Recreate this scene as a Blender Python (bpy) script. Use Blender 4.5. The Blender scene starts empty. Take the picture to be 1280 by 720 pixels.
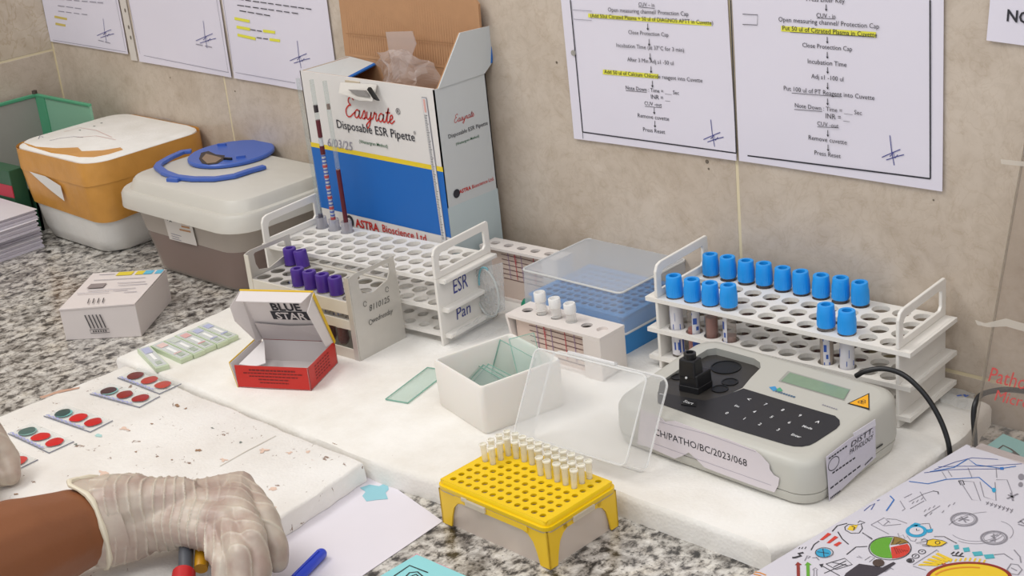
import bpy, bmesh, math, random
from mathutils import Vector, Matrix, noise
random.seed(7)
PI = math.pi
scene = bpy.context.scene
COL = scene.collection

# ------------------------------------------------------------------ camera
F, PITCH, YAW, ROLL = 1836.607, .370665, -.801743, .105309
CAM = Vector((.427439, -1.036668, .627124))
_cp, _sp = math.cos(PITCH), math.sin(PITCH)
_f = Vector((math.sin(YAW)*_cp, math.cos(YAW)*_cp, -_sp))
_r = Vector((math.cos(YAW), -math.sin(YAW), 0)); _d = _f.cross(_r)
_c, _s = math.cos(ROLL), math.sin(ROLL)
RIGHT = _c*_r + _s*_d; DOWN = -_s*_r + _c*_d; FWD = _f
cam_data = bpy.data.cameras.new('camera'); cam = bpy.data.objects.new('camera', cam_data)
COL.objects.link(cam); scene.camera = cam
m3 = Matrix((RIGHT, -DOWN, -FWD)).transposed()
cam.matrix_world = Matrix.Translation(CAM) @ m3.to_4x4()
cam_data.sensor_width = 36; cam_data.lens = F/1280*36; cam_data.clip_start = .02

# ------------------------------------------------------------------ light
world = bpy.data.worlds.new('room_light'); scene.world = world; world.use_nodes = True
world.node_tree.nodes['Background'].inputs[0].default_value = (.93, .95, 1, 1)
world.node_tree.nodes['Background'].inputs[1].default_value = .78
def lamp(name, loc, target, sx, sy, power, col):
    l = bpy.data.lights.new(name, 'AREA'); l.shape = 'RECTANGLE'; l.size = sx; l.size_y = sy
    l.energy = power; l.color = col
    o = bpy.data.objects.new(name, l); COL.objects.link(o); o.location = loc
    o.rotation_euler = (Vector(target)-Vector(loc)).to_track_quat('-Z', 'Y').to_euler()
    return o
lamp('ceiling_tube_light', (-1.5, -1.1, 2.1), (-.6, -.2, 0), 1.5, .6, 25, (1, .98, .95))
lamp('ceiling_tube_light', (.5, -1.0, 2.2), (-.3, -.1, 0), 1.5, .6, 11, (1, .98, .95))
vs = scene.view_settings
vs.view_transform = 'Standard'; vs.look = 'None'; vs.exposure = 0.12; vs.gamma = 1; vs.use_curve_mapping = False

# ------------------------------------------------------------------ pixel -> point on a real surface
def ray(u, v): return RIGHT*((u-640)/F) + DOWN*((v-360)/F) + FWD
def atz(u, v, z): d = ray(u, v); return CAM + d*((z-CAM.z)/d.z)
def aty(u, v, y): d = ray(u, v); return CAM + d*((y-CAM.y)/d.y)
def atx(u, v, x): d = ray(u, v); return CAM + d*((x-CAM.x)/d.x)
def atp(u, v, p, n): d = ray(u, v); return CAM + d*((Vector(p)-CAM).dot(n)/d.dot(n))

# ------------------------------------------------------------------ materials
def lin(h):
    h = h.lstrip('#'); c = [int(h[i:i+2], 16)/255 for i in (0, 2, 4)]
    return tuple((x/12.92 if x <= .04045 else ((x+.055)/1.055)**2.4) for x in c) + (1,)
MATS = {}
def base(name):
    m = bpy.data.materials.new(name); m.use_nodes = True; nt = m.node_tree
    return m, nt, nt.nodes['Principled BSDF'], nt.nodes['Material Output']
def mat(name, hexc, rough=.5, metal=0, var=0, vscale=40, bump=0, bscale=300, spec=.5, sss=0, bkind='noise', coat=0):
    if name in MATS: return MATS[name]
    m, nt, b, out = base(name); N = nt.nodes.new; L = nt.links.new
    col = lin(hexc); b.inputs['Base Color'].default_value = col
    b.inputs['Roughness'].default_value = rough; b.inputs['Metallic'].default_value = metal
    b.inputs['Specular IOR Level'].default_value = spec
    if coat: b.inputs['Coat Weight'].default_value = coat
    if sss:
        b.inputs['Subsurface Weight'].default_value = sss; b.inputs['Subsurface Radius'].default_value = (.01, .006, .004)
        b.inputs['Subsurface Scale'].default_value = .5
    if var or bump:
        tc = N('ShaderNodeTexCoord')
    if var:
        n = N('ShaderNodeTexNoise'); n.inputs['Scale'].default_value = vscale; n.inputs['Detail'].default_value = 5
        L(tc.outputs['Object'], n.inputs['Vector'])
        mx = N('ShaderNodeMix'); mx.data_type = 'RGBA'
        mx.inputs[6].default_value = tuple(c*(1-var) for c in col[:3])+(1,)
        mx.inputs[7].default_value = tuple(min(1, c*(1+var)) for c in col[:3])+(1,)
        L(n.outputs['Fac'], mx.inputs[0]); L(mx.outputs[2], b.inputs['Base Color'])
    if bump:
        if bkind == 'noise':
            t = N('ShaderNodeTexNoise'); t.inputs['Detail'].default_value = 4; o = 'Fac'
        else:
            t = N('ShaderNodeTexVoronoi'); o = 'Distance'
        t.inputs['Scale'].default_value = bscale; L(tc.outputs['Object'], t.inputs['Vector'])
        bp = N('ShaderNodeBump'); bp.inputs['Strength'].default_value = bump; bp.inputs['Distance'].default_value = .002
        L(t.outputs[o], bp.inputs['Height']); L(bp.outputs['Normal'], b.inputs['Normal'])
    MATS[name] = m; return m
def frost(name, hexc, opacity, rough=.35, trans=.5, tint=None, bump=0, bscale=60):
    """see-through plastic: part clear, part scattering"""
    if name in MATS: return MATS[name]
    m, nt, b, out = base(name); N = nt.nodes.new; L = nt.links.new
    b.inputs['Base Color'].default_value = lin(hexc); b.inputs['Roughness'].default_value = rough
    tl = N('ShaderNodeBsdfTranslucent'); tl.inputs[0].default_value = lin(hexc)
    m1 = N('ShaderNodeMixShader'); m1.inputs[0].default_value = trans; L(b.outputs[0], m1.inputs[1]); L(tl.outputs[0], m1.inputs[2])
    tr = N('ShaderNodeBsdfTransparent'); tr.inputs[0].default_value = lin(tint) if tint else (1, 1, 1, 1)
    m2 = N('ShaderNodeMixShader'); m2.inputs[0].default_value = opacity
    L(tr.outputs[0], m2.inputs[1]); L(m1.outputs[0], m2.inputs[2]); L(m2.outputs[0], out.inputs[0])
    if bump:
        tc = N('ShaderNodeTexCoord'); t = N('ShaderNodeTexNoise'); t.inputs['Scale'].default_value = bscale
        L(tc.outputs['Object'], t.inputs['Vector']); bp = N('ShaderNodeBump'); bp.inputs['Strength'].default_value = bump
        bp.inputs['Distance'].default_value = .01; L(t.outputs['Fac'], bp.inputs['Height']); L(bp.outputs['Normal'], b.inputs['Normal'])
    MATS[name] = m; return m
def ramp_mat(name, layers, rough=.4, bump=0, bscale=200, coat=0):
    """layers: list of (noise scale, detail, roughness, distortion, [(pos, hex)...], mode) mixed one over the other"""
    m, nt, b, out = base(name); N = nt.nodes.new; L = nt.links.new
    tc = N('ShaderNodeTexCoord'); prev = None
    for sc, det, ro, dist, stops, mode, fac, stretch in layers:
        mp = N('ShaderNodeMapping'); mp.inputs['Scale'].default_value = stretch; L(tc.outputs['Object'], mp.inputs['Vector'])
        n = N('ShaderNodeTexNoise'); n.inputs['Scale'].default_value = sc; n.inputs['Detail'].default_value = det
        n.inputs['Roughness'].default_value = ro; n.inputs['Distortion'].default_value = dist
        L(mp.outputs[0], n.inputs['Vector'])
        r = N('ShaderNodeValToRGB'); cr = r.color_ramp
        while len(cr.elements) < len(stops): cr.elements.new(.5)
        for e, (p, h) in zip(cr.elements, stops): e.position = p; e.color = lin(h)
        L(n.outputs['Fac'], r.inputs[0])
        if prev is None: prev = r.outputs[0]
        else:
            mx = N('ShaderNodeMix'); mx.data_type = 'RGBA'; mx.blend_type = mode; mx.inputs[0].default_value = fac
            L(prev, mx.inputs[6]); L(r.outputs[0], mx.inputs[7]); prev = mx.outputs[2]
    L(prev, b.inputs['Base Color']); b.inputs['Roughness'].default_value = rough
    if coat: b.inputs['Coat Weight'].default_value = coat; b.inputs['Coat Roughness'].default_value = .15
    if bump:
        t = N('ShaderNodeTexVoronoi'); t.inputs['Scale'].default_value = bscale; L(tc.outputs['Object'], t.inputs['Vector'])
        bp = N('ShaderNodeBump'); bp.inputs['Strength'].default_value = bump; bp.inputs['Distance'].default_value = .001
        L(t.outputs['Distance'], bp.inputs['Height']); L(bp.outputs['Normal'], b.inputs['Normal'])
    MATS[name] = m; return m
S1 = (1, 1, 1)
GRANITE = ramp_mat('speckled_granite', [
    (95, 7, .68, .25, [(.36, '#272625'), (.42, '#55524f'), (.475, '#a19c95'), (.55, '#c9c5be'), (.7, '#e0ddd7')], 'MIX', 1, (1, .75, 1)),
    (30, 5, .6, .4, [(.35, '#8f8a84'), (.5, '#ffffff'), (.7, '#fffaf0')], 'MULTIPLY', .75, S1),
    (230, 4, .6, 0, [(.33, '#3a3733'), (.42, '#ffffff')], 'MULTIPLY', .8, S1)], rough=.28, coat=.25)
TILE = ramp_mat('beige_marble_tile', [
    (7, 8, .62, 1.2, [(.3, '#b5a695'), (.5, '#c1b3a3'), (.7, '#cabdae')], 'MIX', 1, S1),
    (60, 6, .7, .5, [(.3, '#d8d1c7'), (.55, '#ffffff')], 'MULTIPLY', .45, S1),
    (28, 3, .5, 2.5, [(.47, '#ffffff'), (.5, '#e6ded2'), (.53, '#ffffff')], 'MULTIPLY', .35, S1)], rough=.28)
TILE2 = ramp_mat('pale_marble_tile', [
    (7, 8, .62, 1.2, [(.3, '#b09f8a'), (.5, '#c6b8a4'), (.7, '#d2c7b6')], 'MIX', 1, S1),
    (20, 3, .5, 2.5, [(.46, '#ffffff'), (.5, '#e4dccf'), (.54, '#ffffff')], 'MULTIPLY', .6, S1)], rough=.25)
GROUT = mat('cream_grout', '#d9cba9', .8)
EPS = ramp_mat('white_foam_sheet', [
    (14, 6, .6, 0, [(.3, '#dfdad1'), (.6, '#ece9e3')], 'MIX', 1, S1),
    (55, 6, .65, .6, [(.255, '#9c7f68'), (.30, '#ffffff')], 'MULTIPLY', .8, S1)], rough=.8, bump=.25, bscale=330)
EPS2 = ramp_mat('white_foam_box_shell', [
    (14, 6, .6, 0, [(.3, '#ddd9d0'), (.6, '#e9e6e0')], 'MIX', 1, S1)], rough=.7, bump=.2, bscale=280)
SLABD = ramp_mat('stained_foam_sheet', [
    (10, 6, .6, 0, [(.3, '#e0dbd4'), (.6, '#edeae5')], 'MIX', 1, S1),
    (75, 5, .7, .5, [(.325, '#8d6f5c'), (.365, '#ffffff')], 'MULTIPLY', .9, S1),
    (33, 6, .65, .9, [(.27, '#c9987c'), (.32, '#ffffff')], 'MULTIPLY', .7, S1)], rough=.8, bump=.25, bscale=330)
WHITEP = mat('white_rack_plastic', '#e3dfd8', .42, var=.03)
PAPER = mat('white_paper', '#d9d4de', .75, var=.02, vscale=12)
PAPER2 = mat('plain_white_paper', '#dcd7de', .75, var=.02)
INK = mat('black_ink', '#2b2a31', .7)
GREYINK = mat('grey_ink', '#8d8a96', .7)
BLUEINK = mat('blue_ink', '#3f4487', .7)
REDINK = mat('red_ink', '#c02a22', .6)
GREENINK = mat('green_ink', '#27603f', .6)
HILITE = mat('yellow_highlighter', '#dcd846', .7)
BLACKP = mat('black_plastic', '#17171a', .35)
GLASS = frost('clear_glass', '#dfe9e6', .16, .05, .3, '#eaf4f0')
CARD = mat('brown_corrugated_cardboard', '#b08560', .8, var=.08, vscale=90)

# ------------------------------------------------------------------ mesh helpers
class MB:
    def __init__(s): s.v = []; s.f = []; s.mi = []; s.cur = 0
    def add(s, vs, fs):
        o = len(s.v); s.v += [tuple(p) for p in vs]; s.f += [tuple(i+o for i in f) for f in fs]; s.mi += [s.cur]*len(fs); return s
    def box(s, x0, x1, y0, y1, z0, z1):
        return s.add([(x0,y0,z0),(x1,y0,z0),(x1,y1,z0),(x0,y1,z0),(x0,y0,z1),(x1,y0,z1),(x1,y1,z1),(x0,y1,z1)],
                     [(3,2,1,0),(4,5,6,7),(0,1,5,4),(1,2,6,5),(2,3,7,6),(3,0,4,7)])
    def loft(s, rings, caps=True, closed=True):
        n = len(rings[0]); vs = [p for r in rings for p in r]; fs = []
        for k in range(len(rings)-1):
            for i in range(n if closed else n-1):
                j = (i+1) % n; fs.append((k*n+i, k*n+j, (k+1)*n+j, (k+1)*n+i))
        if caps: fs.append(tuple(range(n-1, -1, -1))); fs.append(tuple(range((len(rings)-1)*n, len(rings)*n)))
        return s.add(vs, fs)
    def prism(s, poly, z0, z1): return s.loft([[(x, y, z0) for x, y in poly], [(x, y, z1) for x, y in poly]])
    def slab(s, pts, off):
        """polygon of 3D points thickened by vector off"""
        off = Vector(off); return s.loft([[Vector(p) for p in pts], [Vector(p)+off for p in pts]])
    def lathe(s, prof, seg=24, cx=0, cy=0, cz=0, flute=None):
        rings = []
        for r, z in prof:
            rings.append([(cx+r*math.cos(2*PI*k/seg), cy+r*math.sin(2*PI*k/seg), cz+z) for k in range(seg)])
        if flute:
            for q in flute:
                rings[q] = [(cx+(x-cx)*(1-.045*(k % 2)), cy+(y-cy)*(1-.045*(k % 2)), z) for k, (x, y, z) in enumerate(rings[q])]
        return s.loft(rings)
    def tube(s, path, rad, seg=10, caps=True):
        path = [Vector(p) for p in path]; n = len(path)
        if not hasattr(rad, '__len__'): rad = [rad]*n
        rings = []; up = None
        for i, p in enumerate(path):
            t = (path[min(i+1, n-1)]-path[max(i-1, 0)]).normalized()
            if up is None: up = t.orthogonal().normalized()
            up = (up - t*up.dot(t)).normalized(); w = t.cross(up)
            rings.append([p+(up*math.cos(2*PI*k/seg)+w*math.sin(2*PI*k/seg))*rad[i] for k in range(seg)])
        return s.loft(rings, caps)
    def plate(s, nx, ny, px, py, r, mx0, mx1, my0, my1, z0, z1, N=16):
        """rectangular plate with a grid of round through holes, hole (0,0) at the origin"""
        for i in range(nx):
            for j in range(ny):
                cx, cy = i*px, j*py; sq = []; ci = []
                for k in range(N):
                    a = 2*PI*k/N; c, sn = math.cos(a), math.sin(a); t = max(abs(c), abs(sn))
                    sq.append((cx+c/t*px/2, cy+sn/t*py/2)); ci.append((cx+c*r, cy+sn*r))
                vs = [(x, y, z1) for x, y in sq]+[(x, y, z1) for x, y in ci]+[(x, y, z0) for x, y in ci]+[(x, y, z0) for x, y in sq]
                fs = []
                for k in range(N):
                    q = (k+1) % N
                    fs += [(k, q, N+q, N+k), (N+k, N+q, 2*N+q, 2*N+k), (2*N+k, 2*N+q, 3*N+q, 3*N+k)]
                s.add(vs, fs)
        x0, x1, y0, y1 = -px/2, (nx-.5)*px, -py/2, (ny-.5)*py
        X0, X1, Y0, Y1 = -mx0, (nx-1)*px+mx1, -my0, (ny-1)*py+my1
        s.box(X0, x0, Y0, Y1, z0, z1).box(x1, X1, Y0, Y1, z0, z1).box(x0, x1, Y0, y0, z0, z1).box(x0, x1, y1, Y1, z0, z1)
        return s
    def xf(s, M):
        s.v = [tuple(M @ Vector(p)) for p in s.v]; return s
    def build(s, name, m, parent=None, loc=(0, 0, 0), rot=(0, 0, 0), smooth=False, bevel=0, seg=2, kind=None, fix=True):
        me = bpy.data.meshes.new(name); me.from_pydata(s.v, [], s.f)
        for x in (m if isinstance(m, (list, tuple)) else [m]): me.materials.append(x)
        if isinstance(m, (list, tuple)): me.polygons.foreach_set('material_index', s.mi)
        if fix:
            bm = bmesh.new(); bm.from_mesh(me); bmesh.ops.recalc_face_normals(bm, faces=bm.faces); bm.to_mesh(me); bm.free()
        return link(name, me, parent, loc, rot, smooth, bevel, seg, kind)
def link(name, me, parent=None, loc=(0, 0, 0), rot=(0, 0, 0), smooth=False, bevel=0, seg=2, kind=None):
    o = bpy.data.objects.new(name, me); COL.objects.link(o); o.location = loc; o.rotation_euler = rot
    if parent: o.parent = parent
    if smooth:
        me.polygons.foreach_set('use_smooth', [True]*len(me.polygons))
        try: me.set_sharp_from_angle(angle=math.radians(40))
        except Exception: pass
    if bevel:
        b = o.modifiers.new('bevel', 'BEVEL'); b.width = bevel; b.segments = seg; b.limit_method = 'ANGLE'; b.angle_limit = math.radians(40)
    if kind: o['kind'] = kind
    return o
def thing(name, label, cat, loc=(0, 0, 0), rz=0, group=None):
    o = bpy.data.objects.new(name, None); COL.objects.link(o); o.location = loc; o.rotation_euler = (0, 0, rz)
    o.empty_display_size = .02
    return tag(o, label, cat, group)
def tag(o, label, cat, group=None):
    o['label'] = label; o['category'] = cat
    if group: o['group'] = group
    return o
def copy_tree(o, loc, rz=None, label=None, parent=None):
    c = o.copy(); COL.objects.link(c)
    if parent is None:
        c.location = loc
        if rz is not None: c.rotation_euler = (0, 0, rz)
        if label: c['label'] = label
    else: c.parent = parent
    for ch in list(o.children): copy_tree(ch, None, parent=c)
    return c
def rrect(w, d, r, n=5, cx=0, cy=0):
    pts = []
    for sx, sy, a0 in ((1, 1, 0), (-1, 1, PI/2), (-1, -1, PI), (1, -1, 1.5*PI)):
        for k in range(n+1):
            a = a0+PI/2*k/n; pts.append((cx+sx*(w/2-r)+r*math.cos(a), cy+sy*(d/2-r)+r*math.sin(a)))
    return pts
def ring(poly, z): return [(x, y, z) for x, y in poly]
def world_to(parent):
    return (Matrix.Translation(parent.location) @ parent.rotation_euler.to_matrix().to_4x4()).inverted() if parent else Matrix()
_fcache = {}
def text(s, m, parent, centre, xd, yd, width=None, height=None, name='printed_text', lift=.0004, bold=0, shear=0, jitter=0):
    """flat lettering lying on a surface; centre / xd / yd in world space"""
    cu = bpy.data.curves.new('t', 'FONT'); cu.body = s; cu.align_x = 'CENTER'; cu.align_y = 'CENTER'; cu.shear = shear; cu.offset = bold
    cu.resolution_u = 2
    ob = bpy.data.objects.new('t', cu); COL.objects.link(ob)
    me = bpy.data.meshes.new_from_object(ob); bpy.data.objects.remove(ob); bpy.data.curves.remove(cu)
    xs = [v.co.x for v in me.vertices]; ys = [v.co.y for v in me.vertices]
    if not xs: return None
    w = max(xs)-min(xs); h = max(ys)-min(ys); cx = (max(xs)+min(xs))/2; cy = (max(ys)+min(ys))/2
    sc = width/w if width else height/h; sy = sc if not (width and height) else height/h
    xd = Vector(xd).normalized(); yd = Vector(yd).normalized(); n = xd.cross(yd); W = world_to(parent); centre = Vector(centre)
    for v in me.vertices:
        v.co = W @ (centre + xd*((v.co.x-cx)*sc) + yd*((v.co.y-cy)*sy) + n*lift)
    me.materials.clear(); me.materials.append(m); me.name = name
    return link(name, me, parent)
def stroke(paths, m, parent, width, nrm, name='ink_stroke', lift=.0003):
    """ribbon strokes through world points on a flat surface"""
    b = MB(); nrm = Vector(nrm).normalized(); W = world_to(parent)
    for pts in paths:
        pts = [Vector(p) for p in pts]
        if len(pts) < 2: continue
        L_, R_ = [], []
        for i, p in enumerate(pts):
            t = (pts[min(i+1, len(pts)-1)]-pts[max(i-1, 0)])
            if t.length < 1e-9: t = Vector((1, 0, 0))
            t.normalize(); sd = nrm.cross(t)*(width/2)
            L_.append(W @ (p+sd+nrm*lift)); R_.append(W @ (p-sd+nrm*lift))
        n = len(pts); b.add(L_+R_, [(i, i+1, n+i+1, n+i) for i in range(n-1)])
    return b.build(name, m, parent, fix=False)
def decal(pts, m, parent, nrm, name='print_patch', lift=.0003, th=.0001):
    nrm = Vector(nrm).normalized(); W = world_to(parent)
    p0 = [W @ (Vector(p)+nrm*lift) for p in pts]; R3 = W.to_3x3()
    return MB().slab(p0, R3 @ (nrm*th)).build(name, m, parent)
def ell(c, a, b, n=20, a0=0, a1=2*PI):
    c = Vector(c); a = Vector(a); b = Vector(b)
    return [c+a*math.cos(a0+(a1-a0)*k/n)+b*math.sin(a0+(a1-a0)*k/n) for k in range(n if abs(a1-a0-2*PI) < 1e-6 else n+1)]
def spline(pts, n=8):
    P = [Vector(p) for p in pts]; P = [P[0]*2-P[1]]+P+[P[-1]*2-P[-2]]; out = []
    for k in range(1, len(P)-2):
        for q in range(n):
            t = q/n; a, b, c, d = P[k-1], P[k], P[k+1], P[k+2]
            out.append(.5*((2*b)+(c-a)*t+(2*a-5*b+4*c-d)*t*t+(3*b-a-3*c+d)*t**3))
    out.append(P[-2]); return out
SCRIPT = [[(1.0, 1.5), (.7, 1.75), (.35, 1.6), (.35, 1.25), (.65, 1.05), (.35, .95), (.05, .55), (.2, .08), (.6, 0), (1.0, .3), (1.25, .5)],
          [(1.75, .6), (1.5, .72), (1.25, .5), (1.25, .12), (1.5, 0), (1.75, .3), (1.8, .7), (1.78, .15), (1.95, 0), (2.15, .25), (2.4, .75), (2.55, .35), (2.45, .03), (2.2, .05)],
          [(2.45, .03), (2.75, .2)], [(2.75, .7), (2.75, .2), (2.95, .02), (3.2, .3), (3.3, .7), (3.2, -.3), (2.95, -.75), (2.75, -.5), (3.2, -.05), (3.55, .25), (3.7, .75), (3.75, .6), (3.95, .62), (3.9, .2), (4.05, 0), (4.3, .3)],
          [(4.8, .6), (4.55, .72), (4.3, .5), (4.3, .12), (4.55, 0), (4.8, .3), (4.85, .7), (4.83, .15), (5.0, 0), (5.2, .3), (5.42, 1.3), (5.3, .3), (5.42, 0), (5.65, .2), (5.95, .45), (5.9, .72), (5.7, .6), (5.68, .15), (5.9, 0), (6.25, .3)], [(5.1, .85), (5.65, .9)]]
def cursive(m, root, centre, xd, ud, width, nrm, lift=.0007):
    k = width/6.3; f = lambda p: Vector(centre)+Vector(xd)*((p[0]-3.15+.25*(p[1]-.5))*k)+Vector(ud)*((p[1]-.5)*k)
    for wd, sub in ((.12, SCRIPT),): stroke([spline([f(p) for p in q], 5) for q in sub], m, root, wd*k, nrm, 'script_lettering', lift)
def struct(name, b, m, parent=None, **k):
    o = b.build(name, m, parent, **k)
    if not parent: o['kind'] = 'structure'
    return o
UP = Vector((0, 0, 1)); XA = Vector((1, 0, 0)); YA = Vector((0, 1, 0))
SZ = .022            # top of the big foam sheet
LZ = .0205           # top of the stained foam sheet
WY = .07             # face of the tiled wall

# ------------------------------------------------------------------ setting
wall = struct('wall_back', MB().box(-1.72, 1.3, WY+.0004, WY+.1, -.9, 1.75), GROUT)
xs = [-1.675, -1.228, -.808, -.388, .032, .452, .872, 1.292]
zs = [-.38, .039, .459, .879, 1.299, 1.719]
for i in range(len(xs)-1):
    for k in range(len(zs)-1):
        g = .0018
        MB().box(xs[i]+g, xs[i+1]-g, WY, WY+.008, zs[k]+g, zs[k+1]-g).build('tile', TILE, wall, bevel=.0003)
wl = struct('wall_left', MB().box(-1.78, -1.6754, -1.9, WY+.05, -.9, 1.75), GROUT)
ys = [WY, -.35, -.77, -1.19, -1.61]; zl = [-.205, .215, .635, 1.055, 1.475]
for i in range(4):
    for k in range(4):
        MB().box(-1.683, -1.675, ys[i+1]+.0015, ys[i]-.0015, zl[k]+.0015, zl[k+1]-.0015).build('tile', TILE if k == 0 else TILE2, wl, bevel=.0008)
struct('floor', MB().box(-1.75, 1.4, -2.2, .15, -.92, -.9), mat('grey_floor_tile', '#8f8a82', .5, var=.05))
counter = thing('countertop', 'speckled grey granite worktop along the tiled wall', 'countertop', (0, 0, 0))
MB().box(-1.673, 1.2, -.72, WY-.002, -.03, 0).build('granite_top', GRANITE, counter, bevel=.003)
MB().box(-1.673, 1.2, -.66, WY-.002, -.9, -.03).build('cabinet_front', mat('cabinet_laminate', '#a89a8a', .5), counter)

# foam sheets -------------------------------------------------------
def foam(name, poly, z0, z1, m, label, r=.004):
    """foam sheet with softened, slightly crumbled edges"""
    pts = []
    for i, p in enumerate(poly):
        q = poly[(i+1) % len(poly)]; a = Vector(p); bb = Vector(q); n = max(2, int((bb-a).length/.012))
        for k in range(n): pts.append(a+(bb-a)*(k/n))
    c = Vector((sum(p.x for p in pts)/len(pts), sum(p.y for p in pts)/len(pts)))
    rings = []
    for z, ins in ((z0, .0), (z0+.002, 0), (z1-r, 0), (z1-r*.4, r*.25), (z1, r)):
        rg = []
        for p in pts:
            d = (p-c).normalized(); w = .0022*noise.noise(Vector((p.x*60, p.y*60, z*80)))
            w2 = .0007*noise.noise(Vector((p.x*50, p.y*50, 3)))
            rg.append((p.x-d.x*(ins+w), p.y-d.y*(ins+w), z+(w2 if z > z0+.003 else 0)))
        rings.append(rg)
    return tag(MB().loft(rings).build(name, m, smooth=True), label, 'foam sheet')
foam('foam_sheet', [(-.938, -.3225), (-.70, -.3225), (-.523, -.3230), (-.495, -.3230), (-.432, -.3165), (-.416, -.262), (-.40, -.25), (-.30, -.245), (-.14, -.245), (-.112, -.20), (-.108, .0), (-.118, .062), (-.40, .066), (-.945, .066), (-.951, -.145)],
     .0, SZ, EPS, 'large white foam sheet under the racks and the analyser', .006)
slab_l = foam('foam_sheet', [(-.921, -.66), (-.468, -.66), (-.502, -.4413), (-.518, -.3278), (-.72, -.3278), (-.910, -.3278)],
     .0012, LZ, SLABD, 'stained white foam sheet carrying the blood-spot slides', .003)
tag(MB().prism([(-.955, -.66), (-.9225, -.655), (-.9125, -.3305), (-.925, -.3260), (-.944, -.3255)], .0002, .0011).build('paper_sheet', PAPER2), 'lilac-white paper strip peeking out left of the stained foam sheet', 'paper')
# stains on the left sheet
def blob(u, v, z, rx, ry, m, parent, name='stain', rough=.35, th=.00015, lift=.0002, n=18):
    c = atz(u, v, z); sd = random.random()*50; pts = []
    for k in range(n):
        a = 2*PI*k/n; f = 1+rough*noise.noise(Vector((math.cos(a)*1.5+sd, math.sin(a)*1.5, sd)))*2
        pts.append(Vector((c.x+rx*f*math.cos(a), c.y+ry*f*math.sin(a), z)))
    return decal(pts, m, parent, UP, name, lift, th)
ST1 = mat('brown_stain', '#98795f', .8); ST2 = mat('pink_stain', '#dcc0ae', .8); ST3 = mat('teal_stain', '#a9cfcb', .8); ST4 = mat('grey_stain', '#7d837b', .8)
for u, v, rx, ry, m in ((222, 507, .006, .003, ST1), (232, 511, .003, .002, ST1), (248, 563, .005, .004, ST1), (330, 563, .008, .005, ST2), (362, 566, .005, .004, ST2), (341, 611, .005, .004, ST2), (301, 553, .003, .002, ST4), (95, 556, .003, .002, ST4), (123, 544, .007, .004, ST3), (155, 536, .009, .004, ST2), (280, 575, .007, .003, ST2), (129, 592, .008, .004, ST2), (20, 618, .003, .002, ST1), (340, 634, .006, .004, ST2), (15, 630, .004, .003, ST3), (283, 494, .003, .002, ST4), (300, 600, .005, .003, ST4), (190, 530, .002, .0015, ST1), (170, 565, .002, .0015, ST1), (265, 535, .004, .001, ST4), (215, 575, .002, .001, ST1), (385, 565, .004, .003, ST2), (420, 555, .004, .002, ST1)):
    blob(u, v, LZ, rx*.62, ry*.62, m, slab_l, rough=.6)
for pts in ([(52, 499), (70, 492), (98, 486), (100, 484), (75, 488), (58, 494)],):
    decal([atz(u, v, LZ) for u, v in pts], mat('dried_smear', '#c19a84', .8), slab_l, UP, 'stain')
stroke([[atz(50, 497, LZ), atz(72, 491, LZ), atz(99, 485, LZ)]], mat('dried_smear', '#c19a84', .8), slab_l, .004, UP, 'stain')
for pts in ([(275, 583), (310, 563), (345, 545)],):
    stroke([[atz(u, v, LZ) for u, v in pts]], mat('foam_crease', '#cdc6bb', .9), slab_l, .0012, UP, 'crease')

# ------------------------------------------------------------------ wall papers
def wall_sheet(name, bl, br, m, label, h=.297, y=WY-.0015, curl=.004, group=None):
    a = aty(*bl, y); b = aty(*br, y); xd = (b-a); w = xd.length; xd.normalize(); ud = Vector((-xd.z, 0, xd.x))
    bb = MB(); nu, nv = 10, 12; top = []; bot = []
    for j in range(nv+1):
        for i in range(nu+1):
            s, t = i/nu, j/nv
            out = curl*((1-t)**4)*(.3+.7*abs(2*s-1)**2) + .0008*noise.noise(Vector((s*3+a.x*7, t*4, 1)))
            p = a+xd*(w*s)+ud*(h*t); top.append((p.x, y-.0006-out, p.z)); bot.append((p.x, y-out, p.z))
    n = len(top); q = lambda i, j: j*(nu+1)+i; fs = []
    for j in range(nv):
        for i in range(nu):
            fs.append((q(i, j), q(i+1, j), q(i+1, j+1), q(i, j+1))); fs.append((n+q(i, j+1), n+q(i+1, j+1), n+q(i+1, j), n+q(i, j)))
    for i in range(nu): fs += [(q(i, 0), n+q(i, 0), n+q(i+1, 0), q(i+1, 0)), (q(i+1, nv), n+q(i+1, nv), n+q(i, nv), q(i, nv))]
    for j in range(nv): fs += [(q(0, j+1), n+q(0, j+1), n+q(0, j), q(0, j)), (q(nu, j), n+q(nu, j), n+q(nu, j+1), q(nu, j+1))]
    root = thing(name, label, 'paper', a, 0, group)
    bb.add([Vector(p)-a for p in top+bot], fs).build('sheet', m, root, smooth=True)
    return root, xd, ud
NY = Vector((0, -1, 0))
def pr_y(): return WY-.0062      # lettering rides just proud of the curled sheet
def wtext(root, xd, ud, s, px, py, wpx, m=INK, k=.14, bold=0, shear=0):
    a = aty(px-wpx/2, py-k*wpx/2, WY); b = aty(px+wpx/2, py+k*wpx/2, WY)
    c = aty(px, py, WY-.003); text(s, m, root, c, xd, ud, width=(b-a).length, lift=.0, bold=bold, shear=shear)
def wline(root, pts, m=INK, w=.0008, name='ruled_line', y=WY-.003):
    stroke([[aty(u, v, y) for u, v in pts]], m, root, w, NY, name, 0)
def whigh(root, pts): decal([aty(u, v, WY-.0026) for u, v in pts], HILITE, root, NY, 'highlight', 0)
def sigs(root, cx, cy, s=1):
    for p in ([(0, -24), (2, -6), (5, 10)], [(-9, 1), (0, -3), (12, -8)], [(-4, 4), (8, 0), (16, -2)], [(0, 0), (4, -4), (6, 2), (9, -2)]):
        wline(root, [(cx+x*s, cy+y*s) for x, y in p], BLUEINK, .0008, 'signature')
CURL = .0008
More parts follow.
